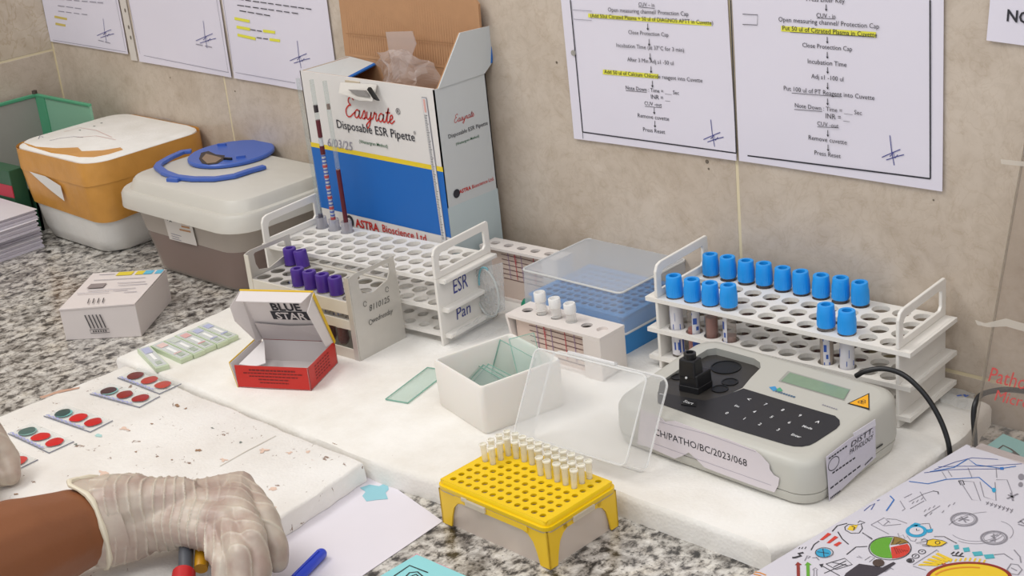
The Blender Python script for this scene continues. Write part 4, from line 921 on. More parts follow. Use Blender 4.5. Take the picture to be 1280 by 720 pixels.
# ------------------------------------------------------------------ lined block racks
def lined_rack(label, x, y, z, rz, W, D, H, n, r, first, lines=True):
    t = thing('tube_block', label, 'tube block', (x, y, z), rz, 'small lined tube blocks')
    wp = mat('white_block_plastic', '#ded6d0', .45, var=.02)
    pit = .0195
    b = MB(); b.plate(n, 1, pit, D*.8, r, first, W-first-(n-1)*pit, D*.5, D*.5, H-.003, H); b.xf(Matrix.Translation((first, D/2, 0))); b.build('top_plate', wp, t, bevel=0)
    MB().slab([(0, 0, H-.003), (0, D, H-.003), (.007, D-.003, 0), (.007, .003, 0)], (.003, 0, 0)).build('end_wall', wp, t)
    MB().box(W-.022, W, 0, D, 0, H-.003).build('end_block', wp, t, bevel=.0006)
    MB().box(.008, W-.02, .0065, .008, 0, H-.003).build('face_panel', mat('pinkish_face_panel', '#d3c0b4', .5), t)
    MB().box(.008, W-.02, D-.004, D-.0025, 0, H-.003).build('face_panel', wp, t)
    MB().box(.003, W, .003, D-.003, 0, .003).build('base_panel', wp, t)
    M_ = Matrix.Translation(t.location) @ Matrix.Rotation(rz, 4, 'Z'); n_ = M_.to_3x3() @ Vector((0, -1, 0))
    if lines:
        for k in range(6):
            z_ = H-.009-k*.0056
            stroke([[M_ @ Vector((.026, .0065, z_)), M_ @ Vector((W-.024, .0065, z_-.0006))]], mat('dark_red_line', '#5e3a3a', .6), t, .0008, n_, 'ruled_line', .0004)
        for x_, m in ((.036, mat('violet_line', '#9b7fa0', .6)), (.046, mat('red_line', '#c8525a', .6)), (.055, mat('violet_line', '#9b7fa0', .6)), (.073, mat('red_line', '#c8525a', .6)), (.085, mat('violet_line', '#9b7fa0', .6))):
            stroke([[M_ @ Vector((x_, .0065, H-.004)), M_ @ Vector((x_+.001, .0065, H-.036))]], m, t, .0009, n_, 'ruled_line', .0006)
        text('HCT', mat('red_line', '#c8525a', .6), t, M_ @ Vector((.047, .0065, H-.012)), UP, -(M_.to_3x3() @ XA), width=.010, lift=.0009)
    return t
Zt = lambda x, y: (580+x/3.79, 280+y/3.79)
lr = lined_rack('small white tube block with ruled red lines holding three clear microtubes', -.563, -.0915, SZ, .02, .123, .038, .046, 6, .0058, .0135)
lined_rack('white tube block with dark ruled lines, against the wall behind the ESR rack', -.699, .0105, SZ, .04, .112, .026, .063, 5, .0055, .0125)
for k, (i, lab, dz) in enumerate(((1, 'left of the three clear microtubes in the lined block', .004), (2, 'middle of the three clear microtubes in the lined block', .0015), (3, 'right of the three clear microtubes in the lined block', 0))):
    c = Matrix.Translation(lr.location) @ Matrix.Rotation(.02, 4, 'Z') @ Vector((.0135+.0195*i, .019, .0))
    t = thing('microtube', lab, 'microtube', (c.x, c.y, SZ+.046+dz), 0, 'clear microtubes'); t.rotation_euler = (0, -.05, k*.5)
    mt = frost('microtube_plastic', '#f4f1ec', .45, .15, .1)
    MB().lathe([(.001, -.030), (.0045, -.022), (.0050, -.001), (.0057, -.0004), (.0062, .0004), (.0058, .0012), (.0052, .0012), (.0052, .010)], 20).build('tube', mt, t, smooth=True)
    MB().lathe([(.0058, .0095), (.0061, .0105), (.0061, .0188), (.0056, .0195), (.0046, .0195), (.0043, .0165), (.0004, .0165)], 24).build('cap', frost('milky_microtube_cap', '#f7f5f2', .85, .3, .1), t, smooth=True)

# ------------------------------------------------------------------ blue tip box with frosted lid
bb = thing('tip_box', 'blue pipette tip box under a large frosted lid', 'tip box', (-.5235, .0175, SZ), 0)
BLU = mat('blue_box_plastic', '#3690d8', .35)
def bluebox():
    def rg(z, w, d, r=.006): return ring(rrect(w, d, r, 4), z)
    W, D = .137, .110
    MB().loft([rg(0, W-.014, D-.014), rg(.026, W-.008, D-.008)], caps=False).build('base_tray', BLU, bb, smooth=True)
    MB().box(-W/2+.008, W/2-.008, -D/2+.008, D/2-.008, 0, .002).build('tray_floor', BLU, bb)
    b = MB(); b.plate(12, 8, .0098, .0110, .0036, .010, .010, .0105, .0105, .040, .042); b.xf(Matrix.Translation((-.0539, -.0385, 0))); b.build('hole_plate', BLU, bb)
    MB().loft([rg(.026, W-.008, D-.008), rg(.040, W-.012, D-.012)], caps=False).build('tray_collar', BLU, bb, smooth=True)
    LID = frost('frosted_blue_lid', '#dcdee0', .34, .4, .1)
    MB().loft([rg(.0262, W, D), rg(.028, W-.0005, D-.0005), rg(.0685, W-.003, D-.003)], caps=False).build('lid_wall', LID, bb, smooth=True)
    MB().loft([rg(.0685, W-.003, D-.003), rg(.0705, W-.0055, D-.0055)]).build('lid_top', LID, bb, smooth=True)
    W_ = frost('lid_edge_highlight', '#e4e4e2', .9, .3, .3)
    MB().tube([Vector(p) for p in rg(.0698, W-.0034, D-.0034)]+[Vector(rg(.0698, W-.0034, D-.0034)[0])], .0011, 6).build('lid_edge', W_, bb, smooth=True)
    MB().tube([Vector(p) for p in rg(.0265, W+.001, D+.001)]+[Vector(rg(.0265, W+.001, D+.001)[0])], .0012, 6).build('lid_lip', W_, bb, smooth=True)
    for x, y in ((.0, -D/2+.006),): pass
    for sx in (-1, 1): MB().box(sx*(W/2-.009)-.003, sx*(W/2-.009)+.003, -D/2+.006, -D/2+.0075, .0, .025).build('tray_rib', mat('deep_blue_rib', '#1f6cb0', .35), bb)
bluebox()
gc = thing('stopper', 'small dark green stopper between the blue tip box and lined block', 'stopper', (-.6045, -.018, SZ))
MB().lathe([(.008, 0), (.008, .016), (.006, .024), (.004, .027), (.0005, .027)], 20).build('shell', mat('green_cap_plastic', '#1f8a68', .4), gc, smooth=True)
MB().lathe([(.0095, 0), (.0095, .003), (.008, .003), (.008, 0)], 20).build('flange', mat('green_cap_plastic', '#1f8a68', .4), gc, smooth=True)

# clear packet standing by the ESR rack and film below it
CLR = frost('clear_packet_film', '#d6d8d8', .34, .12, .4, bump=.5, bscale=70)
pkx = thing('blister_packet', 'clear plastic packet with an oval ring beside the ESR rack', 'packet', tuple(atz(612, 408, SZ)))
c0 = pkx.location; pv = Vector((.55, .83, 0)).normalized()
P = [aty(u, v, c0.y) for u, v in ((590, 338), (628, 328), (631, 388), (596, 400))]
MB().slab([p-c0 for p in P], (0, .0006, 0)).build('film', CLR, pkx)
cc = sum(P, Vector())/4
MB().tube([p-c0+Vector((0, -.001, 0)) for p in ell(cc+Vector((-.002, 0, -.002)), (.017, 0, .002), (-.002, 0, .027), 28)]+[ell(cc+Vector((-.002, 0, -.002)), (.017, 0, .002), (-.002, 0, .027), 28)[0]-c0+Vector((0, -.001, 0))], .0012, 6).build('oval_ring', frost('packet_ring', '#dfe3e2', .6, .1, .4), pkx, smooth=True)
MB().tube([p-c0+Vector((0, -.0015, 0)) for p in ell(cc+Vector((.0, 0, .003)), (.012, 0, .002), (-.002, 0, .024), 12, PI*.35, PI*.95)], .001, 6).build('teal_arc', mat('teal_print', '#6fa6b0', .5), pkx, smooth=True)
def filmf(s, t):
    a = atz(562+75*s, 424+18*t-30*s, SZ+.001); h = .012*math.sin(PI*t)*math.sin(PI*s)
    return (a.x, a.y, SZ+.005+h)
o = crumple('plastic_film', filmf, 26, 9, .004, 60, frost('thin_clear_film', '#d9d9d7', .22, .1, .3), 11); tag(o, 'crumpled clear film lying on the foam beside the ESR rack', 'plastic film')

# ------------------------------------------------------------------ white slide box
SB = mat('milky_white_box', '#e6e2db', .45, sss=.15)
sb = thing('slide_box', 'open milky white box holding glass slides', 'box', (-.543, -.212, SZ), -.238)
def slidebox():
    W, D, H, T = .088, .089, .048, .0042
    def rg(z, x0, x1, y0, y1, r=.005): return ring(rrect(x1-x0, y1-y0, r, 4, (x0+x1)/2, (y0+y1)/2), z)
    o = [rg(0, .002, W-.002, .002, D-.002), rg(.003, .0006, W-.0006, .0006, D-.0006), rg(H-.002, 0, W, 0, D), rg(H, .001, W-.001, .001, D-.001), rg(H, T-.001, W-T+.001, T-.001, D-T+.001, .003), rg(H-.002, T, W-T, T, D-T, .003), rg(.004, T+.001, W-T-.001, T+.001, D-T-.001, .003)]
    MB().loft(o).build('box_shell', SB, sb, smooth=True)
slidebox()
MS = Matrix.Translation(sb.location) @ Matrix.Rotation(-.238, 4, 'Z')
EDGE = frost('green_glass_edge', '#8fc4b3', .7, .1, .2); SG2 = frost('pale_slide_glass', '#e2ebe7', .14, .06, .1, '#f5faf8')
def slide(label, c, rz, tilt, group='slides in the white box', L=.076, Wd=.026):
    t = thing('glass_slide', label, 'glass slide', tuple(c), 0, group); t.rotation_euler = (tilt[0], tilt[1], rz)
    MB().box(-L/2, L/2, -Wd/2, Wd/2, -.0005, .0005).build('pane', SG2, t)
    for s in (-1, 1): MB().box(-L/2, L/2, s*Wd/2-.0003, s*Wd/2+.0003, -.0006, .0006).build('edge', EDGE, t)
    for s in (-1, 1): MB().box(s*L/2-.0003, s*L/2+.0003, -Wd/2, Wd/2, -.0006, .0006).build('edge', EDGE, t)
    return t
names_ = ['left of three green-edged slides leaning in the white box', 'middle of three green-edged slides leaning in the white box', 'right of three green-edged slides leaning in the white box']
for k in range(3):
    slide(names_[k], MS @ Vector((.034+.0045*k, .036+.004*k, .020+.0012*k)), -.238+.02*k, (.55, 0), L=.062)
slide('glass slide leaning upright against the back wall of the white box', MS @ Vector((.036, .066, .030)), -.238, (1.15, .0), L=.062, Wd=.036)
slide('glass slide sticking out steeply at the back corner of the white box', MS @ Vector((.066, .066, .040)), -.5, (.35, 1.05), L=.060, Wd=.024)
for k in range(2): slide(('glass slide lying flat at the bottom of the white box, upper one', 'glass slide lying flat at the bottom of the white box, lower one')[k], MS @ Vector((.046, .046+.01*k, .0065-.0013*k)), -.1-.2*k, (0, 0), L=.06)
ls = [Vector((-.5946, -.232, 0)), Vector((-.5688, -.2281, 0)), Vector((-.614, -.1559, 0))]
dv = (ls[2]-ls[0]).normalized(); cl = (ls[0]+ls[1])/2+dv*.038
slide('loose pale green glass slide lying on the foam beside the white box', (cl.x, cl.y, SZ+.0014), math.atan2(dv.y, dv.x), (0, 0), group='loose slide')
# ------------------------------------------------------------------ yellow tip box
TX, TY, TA = -.3955, -.3308, -.016
tb = thing('tip_box', 'yellow pipette tip box with clear base on the granite', 'tip box', (TX, TY, 0), TA); tb.scale = (1.04, 1.04, .78)
YEL = mat('yellow_box_plastic', '#ecc400', .36); TRAY = frost('clear_tray_plastic', '#f3e5d8', .66, .22, .08)
def tipbox():
    cx, cy = .0495, .0315
    def rg(z, w, d, r=.007): return ring(rrect(w, d, r, 5, cx, cy), z)
    W, D = .122, .0805
    MB().plate(12, 8, .009, .009, .0026, .00875, .00875, .00625, .00625, .0525, .0552).build('hole_plate', YEL, tb)
    MB().loft([rg(.0445, W, D), rg(.046, W+.001, D+.001), rg(.0498, W+.001, D+.001), rg(.0500, W-.003, D-.003, .006), rg(.0538, W-.0035, D-.0035, .006), rg(.05525, W-.006, D-.006, .005), rg(.05525, .1155, .0745, .0015), rg(.0530, .1155, .0745, .0015)], caps=False).build('rim', YEL, tb, smooth=True)
    MB().loft([rg(.0, W-.0085, D-.0085, .006), rg(.02, W-.006, D-.006), rg(.0445, W-.0025, D-.0025)], caps=False).build('clear_base', TRAY, tb, smooth=True)
    MB().prism(rrect(W-.0085, D-.0085, .006, 5, cx, cy), 0, .0015).build('base_floor', TRAY, tb)
    MB().loft([rg(.043, W-.0002, D-.0002), rg(.0455, W+.0012, D+.0012)], caps=False).build('base_lip', frost('clear_lip', '#e6ddc8', .7, .15, .4), tb, smooth=True)
    YI = mat('yellow_insert', '#efc326', .4)
    hw, hd = (W-.0018)/2, (D-.0018)/2
    for sx in (-1, 1):
        for sy in (-1, 1):
            # flared corner legs of the insert
            X, Y = cx+sx*hw, cy+sy*hd
            f = [(0, .002), (.0105, .002), (.013, .016), (.016, .027), (.021, .034), (.030, .0375), (.030, .0445), (0, .0445)]
            MB().slab([(X-sx*a, Y, z) for a, z in f], (0, -sy*.0015, 0)).build('corner_leg', YI, tb)
            g = [(0, .002), (.0085, .002), (.0105, .016), (.013, .027), (.017, .034), (.022, .0375), (.022, .0445), (0, .0445)]
            MB().slab([(X, Y-sy*a, z) for a, z in g], (-sx*.0015, 0, 0)).build('corner_leg', YI, tb)
    for sy in (-1, 1): MB().box(cx-hw+.02, cx+hw-.02, cy+sy*hd-.0012, cy+sy*hd+.0, .0375, .0448).build('skirt', YI, tb)
    for sx in (-1, 1): MB().box(cx+sx*hw-.0012, cx+sx*hw, cy-hd+.018, cy+hd-.018, .0375, .0448).build('skirt', YI, tb)
    CL = frost('clear_clasp', '#e9e3d6', .75, .2, .4)
    MB().box(cx-.026, cx-.004, cy-D/2-.0028, cy-D/2-.0004, .0395, .0465).build('clasp', CL, tb, bevel=.0008)
    MB().box(cx-.031, cx-.025, cy-D/2-.0022, cy-D/2-.0004, .043, .0475).build('clasp', CL, tb, bevel=.0008)
    MB().box(cx+W/2-.0002, cx+W/2+.002, cy-.012, cy+.012, .040, .0465).build('clasp', CL, tb, bevel=.0008)
tipbox()
TIP = frost('clear_tip_plastic', '#fffae8', .34, .12, .06)
tip0 = None
TIPS = [(0, 4), (1, 4), (0, 5), (1, 5)]+[(i, 5) for i in range(6, 11)]+[(i, 6) for i in range(11)]+[(i, 7) for i in range(11)]
for i, j in TIPS:
    x, y = i*.00936, j*.00936; p = Vector((TX+math.cos(TA)*x-math.sin(TA)*y, TY+math.sin(TA)*x+math.cos(TA)*y, .0431))
    if tip0 is None:
        tip0 = thing('pipette_tip', 'clear yellowish pipette tip standing in the yellow tip box', 'pipette tip', p, 0, 'tips in the yellow box')
        MB().lathe([(.0003, -.034), (.0007, -.033), (.0021, -.003), (.0025, .0), (.0031, .0155), (.0033, .016), (.0026, .0162), (.0019, .0)], 12).build('shaft', TIP, tip0, smooth=True)
        MB().lathe([(.0030, .0148), (.0036, .0150), (.0036, .0162), (.0030, .0165), (.0027, .0165), (.0027, .0150)], 12).build('collar', frost('tip_collar_plastic', '#fffdf4', .5, .2, .06), tip0, smooth=True)
        o = tip0
    else: o = copy_tree(tip0, p)
    o['label'] = '%s pipette tip from the left, %s row of the yellow tip box' % ((ordn+['tenth', 'eleventh'])[sum(1 for q in TIPS if q[1] == j and q[0] <= i)-1], {7: 'rearmost', 6: 'second rearmost', 5: 'third rearmost', 4: 'foremost'}[j])
    o.rotation_euler = (random.uniform(-.05, .05), random.uniform(-.05, .05), random.random()*3)

# clear lid standing on edge behind the tip box
LD = frost('clear_lid_plastic', '#e4e5e4', .34, .22, .15)
ld = thing('tip_box_lid', 'frosted clear tip-box lid propped on edge behind the yellow tip box', 'lid', (-.3546, -.2110, SZ+.0012), .06)
ld.rotation_euler = (-.54, 0, .06)
def lid():
    def rg(y, x0, x1, z0, z1, r): return [(x, y, z) for x, z in rrect(x1-x0, z1-z0, r, 5, (x0+x1)/2, (z0+z1)/2)]
    A = rg(-.030, -.0605, .0605, .0015, .0795, .006); B = rg(-.027, -.0612, .0612, .0008, .0802, .007); C_ = rg(0, -.0625, .0625, .0, .0815, .008)
    MB().loft([A, B, C_], caps=False).build('lid_wall', LD, ld, smooth=True)
    MB().add(A, [tuple(range(len(A)))]).build('lid_face', LD, ld)
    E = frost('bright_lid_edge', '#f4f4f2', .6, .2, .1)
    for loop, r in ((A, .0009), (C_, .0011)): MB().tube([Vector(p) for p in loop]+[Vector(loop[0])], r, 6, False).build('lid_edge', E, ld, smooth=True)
    MB().box(-.045, .008, -.0045, .0015, .081, .0845).build('clasp_lip', frost('lid_clasp', '#f0f0f0', .5, .2, .1), ld, bevel=.0012)
lid()

# ------------------------------------------------------------------ analyser
AN = mat('grey_analyser_shell', '#bbb9b0', .42, var=.015); AN2 = mat('grey_recess_wall', '#a3a39d', .45)
NA, CAx, CAy, YAW_A = None, -.2475, -.1125, -.03
an = thing('analyser', 'grey benchtop analyser with black keypad and small green display', 'analyser', (CAx, CAy, SZ), YAW_A)
MA = Matrix.Translation((CAx, CAy, SZ)) @ Matrix.Rotation(YAW_A, 4, 'Z'); RA_ = MA.to_3x3(); IA = MA.inverted()
KA = .092; TZ = .0405
def topz(y): return TZ+KA*(y+.069)              # local height of the sloping top
nTop = (RA_ @ Vector((0, -KA, 1))).normalized(); pTop = MA @ Vector((0, -.069, TZ))
def T(u, v): return atp(u, v, pTop, nTop)
def analyser():
    W, D = .212, .138
    P0 = rrect(W, D, .020, 7)
    def rg(ins, zf):
        return [(x*(1-2*ins/W), y*(1-2*ins/D), zf(y*(1-2*ins/D))) for x, y in P0]
    rings = [rg(.006, lambda y: 0), rg(.003, lambda y: .002), rg(.001, lambda y: .009), rg(.001, lambda y: .0108), rg(.0018, lambda y: .0110), rg(.0018, lambda y: .0116), rg(.0008, lambda y: .0118), rg(.0002, lambda y: .016),
             rg(.001, lambda y: topz(y)-.007), rg(.003, lambda y: topz(y)-.003), rg(.006, lambda y: topz(y)-.0008), rg(.010, lambda y: topz(y))]
    Z1 = lambda x, y: (820+x/6, 410+y/6)
    rim = [IA @ T(*Z1(*p)) for p in ((14, 498), (30, 405), (160, 318), (320, 200), (385, 160), (450, 150), (600, 190), (735, 228), (780, 258), (785, 298), (710, 375), (648, 450), (520, 510), (412, 558), (215, 528))]
    # shell sides
    MB().loft(rings, caps=False).build('shell', AN, an, smooth=True)
    MB().add(rings[0], [tuple(range(len(P0)))]).build('underside', AN, an)
    bm = bmesh.new()
    ov = [bm.verts.new(p) for p in rings[-1]]; iv = [bm.verts.new((p.x, p.y, topz(p.y))) for p in rim]
    es = [bm.edges.new((ov[k], ov[(k+1) % len(ov)])) for k in range(len(ov))]+[bm.edges.new((iv[k], iv[(k+1) % len(iv)])) for k in range(len(iv))]
    bmesh.ops.triangle_fill(bm, use_beauty=True, use_dissolve=False, edges=es)
    for f in bm.faces:
        if f.normal.z < 0: f.normal_flip()
    me = bpy.data.meshes.new('top_face'); bm.to_mesh(me); bm.free(); me.materials.append(AN); link('top_face', me, an)
    yf = min(p.y for p in rim)
    fl = lambda p: topz(p.y)-max(.0004, (p.y-yf)*.075)
    MB().loft([[(p.x, p.y, topz(p.y)) for p in rim], [(p.x, p.y, fl(p)) for p in rim]], caps=False).build('recess_wall', AN2, an)
    MB().add([(p.x, p.y, fl(p)) for p in rim], [tuple(range(len(rim)))]).build('recess_floor', mat('dark_recess', '#35322f', .4, var=.15, vscale=90), an)
    nF = (RA_ @ Vector((0, -(KA-.075), 1))).normalized(); q = rim[0]; pF = MA @ Vector((q.x, q.y, fl(q)))
    def Fp(x, y): return IA @ atp(*Z1(x, y), pF, nF)
    # wells
    for x, y, r in ((525, 300, .0125), (555, 410, .0062), (480, 462, .0062), (165, 372, .005)):
        c = Fp(x, y); MB().lathe([(r+.0012, -.0003), (r+.0012, .0008), (r, .0008), (r, .0003), (.0004, .0003)], 28, c.x, c.y, c.z+.0005).build('sample_well', mat('deep_black_well', '#08080a', .5), an, smooth=True)
    # optical block
    a = Fp(170, 475); bq = Fp(318, 508); cq = Fp(430, 440)
    def tw(p): return Vector((p.x, p.y, p.z))
    foot = [tw(a), tw(bq), tw(cq), tw(a)+tw(cq)-tw(bq)]
    H1 = .032; cen = sum(foot, Vector())/4
    sc = lambda k, z: [cen+(p-cen)*k+UP*z for p in foot]
    twr = MB().loft([sc(1.0, 0), sc(1.0, .006), sc(.97, .0065), sc(.93, .018)]).build('optical_block', BLACKP, an, bevel=.0012)
    ft = [foot[0]*.62+foot[1]*.38, foot[1], foot[2]*.62+foot[1]*.38, cen]
    f2 = [foot[0]+(foot[1]-foot[0])*.02, foot[1]+(foot[0]-foot[1])*.12, foot[1]*.4+foot[2]*.6+(foot[0]-foot[1])*.12, foot[0]*.4+foot[3]*.6]
    MB().loft([[p+UP*.014 for p in f2], [p*.9+(sum(f2, Vector())/4)*.1+UP*.0315 for p in f2]]).build('block_head', BLACKP, an, bevel=.0015)
    ck = sum(f2, Vector())/4
    MB().lathe([(.0052, .031), (.0055, .0325), (.0055, .0362), (.0042, .0368), (.0034, .0368), (.003, .0345), (.0003, .0345)], 20, ck.x, ck.y, ck.z).build('head_port', BLACKP, an, smooth=True)
    e = f2[0]*.45+f2[1]*.55+UP*.0155; MB().lathe([(.0001, 0), (.0011, 0), (.0011, .0008), (.0001, .0008)], 8).build('indicator', mat('white_dot', '#dedede', .4), an, loc=e+Vector((-.0002, -.001, 0)), rot=(PI/2, 0, 0))
    # keypad film
    Z2 = lambda x, y: (780+x/2.88, 400+y/2.88)
    kp = [T(*Z2(*p)) for p in ((122, 300), (250, 345), (400, 395), (580, 449), (612, 456), (640, 457), (668, 452), (690, 441), (765, 392), (777, 378), (776, 362), (760, 347), (600, 300), (430, 248), (370, 272), (292, 292), (205, 277), (122, 260))]
    decal(kp, mat('black_keypad_film', '#1d1d20', .38, var=.2, vscale=70), an, nTop, 'keypad', .0003, .0003)
    xk = RA_ @ XA; yk = (RA_ @ Vector((0, 1, KA))).normalized(); wk = mat('white_key_print', '#d9dadb', .5)
    for s, x, y, h in (('<', 450, 288, .0034), ('7', 510, 307, .0036), ('8', 572, 327, .0036), ('9', 634, 347, .0036), ('^', 698, 370, .0034), ('Esc', 408, 313, .0026), ('4', 470, 333, .0036), ('5', 532, 352, .0036), ('6', 596, 372, .0036), ('Mode', 661, 390, .0030), ('0', 371, 338, .0036), ('1', 434, 358, .0036), ('2', 490, 378, .0036), ('3', 556, 398, .0036), ('Enter', 621, 420, .0030)):
        text(s, wk, an, T(*Z2(x, y)), xk, yk, height=h, lift=.0009, bold=.015, name='key_print')
    decal([T(*Z2(*p)) for p in ((208, 292), (262, 300), (260, 316), (206, 308))], BLACKP, an, nTop, 'start_key', .0007, .0008)
    text('Start', wk, an, T(*Z2(234, 303)), xk, yk, width=.010, lift=.0019, name='key_print')
    stroke([[T(*Z2(128, 268)), T(*Z2(152, 274))]], wk, an, .0008, nTop, 'key_print', .0009)
    # display
    decal([T(*Z2(*p)) for p in ((590, 184), (815, 250), (793, 291), (556, 221))], mat('grey_display_frame', '#9b9b94', .4), an, nTop, 'display_frame', .0002)
    decal([T(*Z2(*p)) for p in ((597, 191), (812, 253), (791, 288), (566, 221))], mat('green_display_glass', '#7f967f', .2, var=.1, vscale=150), an, nTop, 'display', .0005)
    # warning triangle
    decal([T(*Z2(*p)) for p in ((804, 302), (883, 264), (884, 325))], mat('black_sign_border', '#26221c', .5), an, nTop, 'warning_sign', .0003)
    decal([T(*Z2(*p)) for p in ((813, 302), (879, 270), (880, 319))], mat('amber_sign', '#eda90c', .45), an, nTop, 'warning_sign', .0006)
    c = T(*Z2(858, 298))
    for k in range(3):
        an_ = k*2.094+1.57; stroke([ell(c+xk*.0017*math.cos(an_)+yk*.0017*math.sin(an_), xk*.0017, yk*.0017, 12)], INK, an, .0006, nTop, 'warning_sign', .0009)
    # maker's emblem and model line
    decal([T(*Z2(*p)) for p in ((522, 243), (545, 240), (552, 252), (538, 258))], mat('emblem_blue', '#3d8fc4', .5), an, nTop, 'emblem', .0004)
    decal([T(*Z2(*p)) for p in ((545, 252), (562, 244), (572, 256), (556, 262))], mat('emblem_green', '#4f9f78', .5), an, nTop, 'emblem', .0004)
    stroke([[T(*Z2(546+q*9, 257+q*2.9)), T(*Z2(552.5+q*9, 259+q*2.9))] for q in range(8)], mat('emblem_navy', '#4d6a86', .5), an, .0022, nTop, 'emblem', .0005)
    stroke([[T(*Z2(714+q*8, 306+q*2.6)), T(*Z2(719+q*8, 307.5+q*2.6))] for q in range(7)], GREYINK, an, .0014, nTop, 'model_print', .0005)
    # torn label on the front face
    nf = RA_ @ Vector((0, -1, 0)); pf = MA @ Vector((0, -D/2, 0)); Z3 = lambda x, y: (790+x/5.143, 500+y/5.143)
    FF = lambda x, y: atp(*Z3(x, y), pf, nf)
    decal([FF(*p) for p in ((60, 60), (155, 95), (190, 110), (215, 137), (280, 132), (500, 215), (620, 250), (740, 300), (790, 318), (835, 355), (885, 410), (890, 445), (915, 480), (950, 500), (945, 545), (920, 590), (820, 560), (600, 480), (470, 430), (420, 380), (370, 335), (320, 360), (280, 375), (110, 300), (40, 280))], mat('label_paper_lilac', '#d3cbcf', .7), an, nf, 'paper_label', .0006, .0004)
    text('CH/PATHO/BC/2023/068', INK, an, FF(438, 298), xk, UP, width=(FF(735, 405)-FF(140, 190)).length, lift=.0012, name='label_text')
    stroke([[FF(150, 130), FF(480, 215), FF(800, 330)], [FF(130, 270), FF(420, 375), FF(900, 545)]], mat('faint_line', '#a39ba8', .7), an, .0004, nf, 'label_text', .0011)
    # handwritten sticker on the right side
    ns = RA_ @ XA; ps = MA @ Vector((W/2, 0, 0)); Z4 = lambda x, y: (780+x/2.88, 400+y/2.88)
    SS = lambda x, y: atp(*Z4(x, y), ps, ns)
    decal([SS(*p) for p in ((724, 492), (810, 425), (900, 372), (902, 492), (735, 650))], mat('sticker_paper', '#cbc7d2', .7), an, ns, 'sticker', .0008, .0004)
    decal([SS(*p)+ns*.0012 for p in ((818, 405), (897, 355), (899, 378), (822, 420))], mat('sticker_curl', '#d9d6de', .7), an, ns, 'sticker', .0004, .0004)
    ysd = (SS(900, 380)-SS(724, 500)); ysd.normalize(); usd = ysd.cross(ns)*-1
    text('DISTT.', INK, an, SS(852, 420), ysd, ns.cross(ysd), width=.032, height=.0046, lift=.0016, name='handwriting', shear=.15)
    text('PATHOLOGY', INK, an, SS(850, 445), ysd, ns.cross(ysd), width=.034, height=.0044, lift=.0016, name='handwriting', shear=.15)
    for x0, y0, x1, y1 in ((732, 498, 800, 450), (745, 550, 830, 492), (738, 605, 850, 520), (738, 640, 775, 612), (862, 520, 890, 492)):
        n = 7; stroke([[SS(x0+(x1-x0)*k/n, y0+(y1-y0)*k/n), SS(x0+(x1-x0)*(k+.75)/n, y0+(y1-y0)*(k+.75)/n)] for k in range(n)], INK, an, .0014, ns, 'handwriting', .0014)
    stroke([ell(SS(750, 515), ysd*.0075, UP*.0055, 16)+[SS(750, 515)+ysd*.0075]], INK, an, .0007, ns, 'handwriting', .0014)
    stroke([[SS(906, 462), SS(930, 446)]], BLACKP, an, .0016, ns, 'vent_slot', .0006)
analyser()

# ------------------------------------------------------------------ cables, acrylic sheet, papers on the right
CBL = mat('black_cable_sheath', '#151517', .4)
def spline(pts, n=8):
    P = [Vector(p) for p in pts]; P = [P[0]*2-P[1]]+P+[P[-1]*2-P[-2]]; out = []
    for k in range(1, len(P)-2):
        for q in range(n):
            t = q/n; a, b, c, d = P[k-1], P[k], P[k+1], P[k+2]
            out.append(.5*((2*b)+(c-a)*t+(2*a-5*b+4*c-d)*t*t+(3*b-a-3*c+d)*t**3))
    out.append(P[-2]); return out
cp = [atp(u, v, (x_, y_, 0), Vector((.67, -.65, 0))) for u, v, x_, y_ in ((1070, 470, -.195, -.043), (1082, 464, -.187, -.0425), (1105, 461, -.175, -.042), (1130, 469, -.16, -.042), (1155, 492, -.143, -.042), (1173, 520, -.128, -.042), (1184, 548, -.116, -.042), (1188, 572, -.108, -.040), (1189, 590, -.104, -.038))]
c1 = thing('power_cable', 'black cable arching from the analyser over to the paper stack', 'cable', (cp[0].x, cp[0].y, SZ))
MB().tube([p-c1.location for p in spline(cp)], .0023, 10).build('sheath', CBL, c1, smooth=True)
cp = [atx(u, v, x_) for u, v, x_ in ((1219, 560, -.095), (1218, 540, -.095), (1217, 520, -.097), (1219, 505, -.098), (1226, 494, -.098), (1240, 489, -.094), (1260, 487, -.084), (1290, 490, -.06))]
c2 = thing('power_cable', 'black cable bending upward behind the clear acrylic sheet', 'cable', (cp[0].x, cp[0].y, 0))
MB().tube([p-c2.location for p in spline(cp)], .0024, 10).build('sheath', CBL, c2, smooth=True)
ac = thing('acrylic_sheet', 'clear acrylic sheet leaning on the wall, red marker writing', 'acrylic sheet', (-.09, -.036, 0))
ACR = frost('clear_acrylic', '#d8d2cc', .10, .08, .3, '#f2efec')
a0, a1 = Vector((0, 0, .001)), Vector((0, .0985, .29)); nac = Vector((0, -.29, .0985)).normalized()
MB().slab([a0, a0+XA*.3, a1+XA*.3, a1], nac*.0025).build('sheet', ACR, ac)
MB().slab([a0, a0+XA*.0012, a1+XA*.0012, a1], nac*.0028).build('sheet_edge', frost('acrylic_edge', '#9c9182', .38, .1, .2), ac)
pa = Vector(ac.location); wac = lambda u, v: atp(u, v, pa+nac*.0026, nac)
TP = frost('clear_tape', '#ddd6cb', .6, .2, .4)
decal([wac(*p) for p in ((1219, 400), (1232, 404), (1258, 398), (1300, 410), (1300, 420), (1258, 408), (1236, 409), (1222, 406))], TP, ac, nac, 'tape', .0004)
decal([wac(*p) for p in ((1251, 199), (1300, 204), (1300, 210), (1252, 205))], TP, ac, nac, 'tape', .0004)
ux_ = XA; vx_ = Vector((0, .0985, .29)).normalized()
rp = mat('red_marker', '#b8433f', .6)
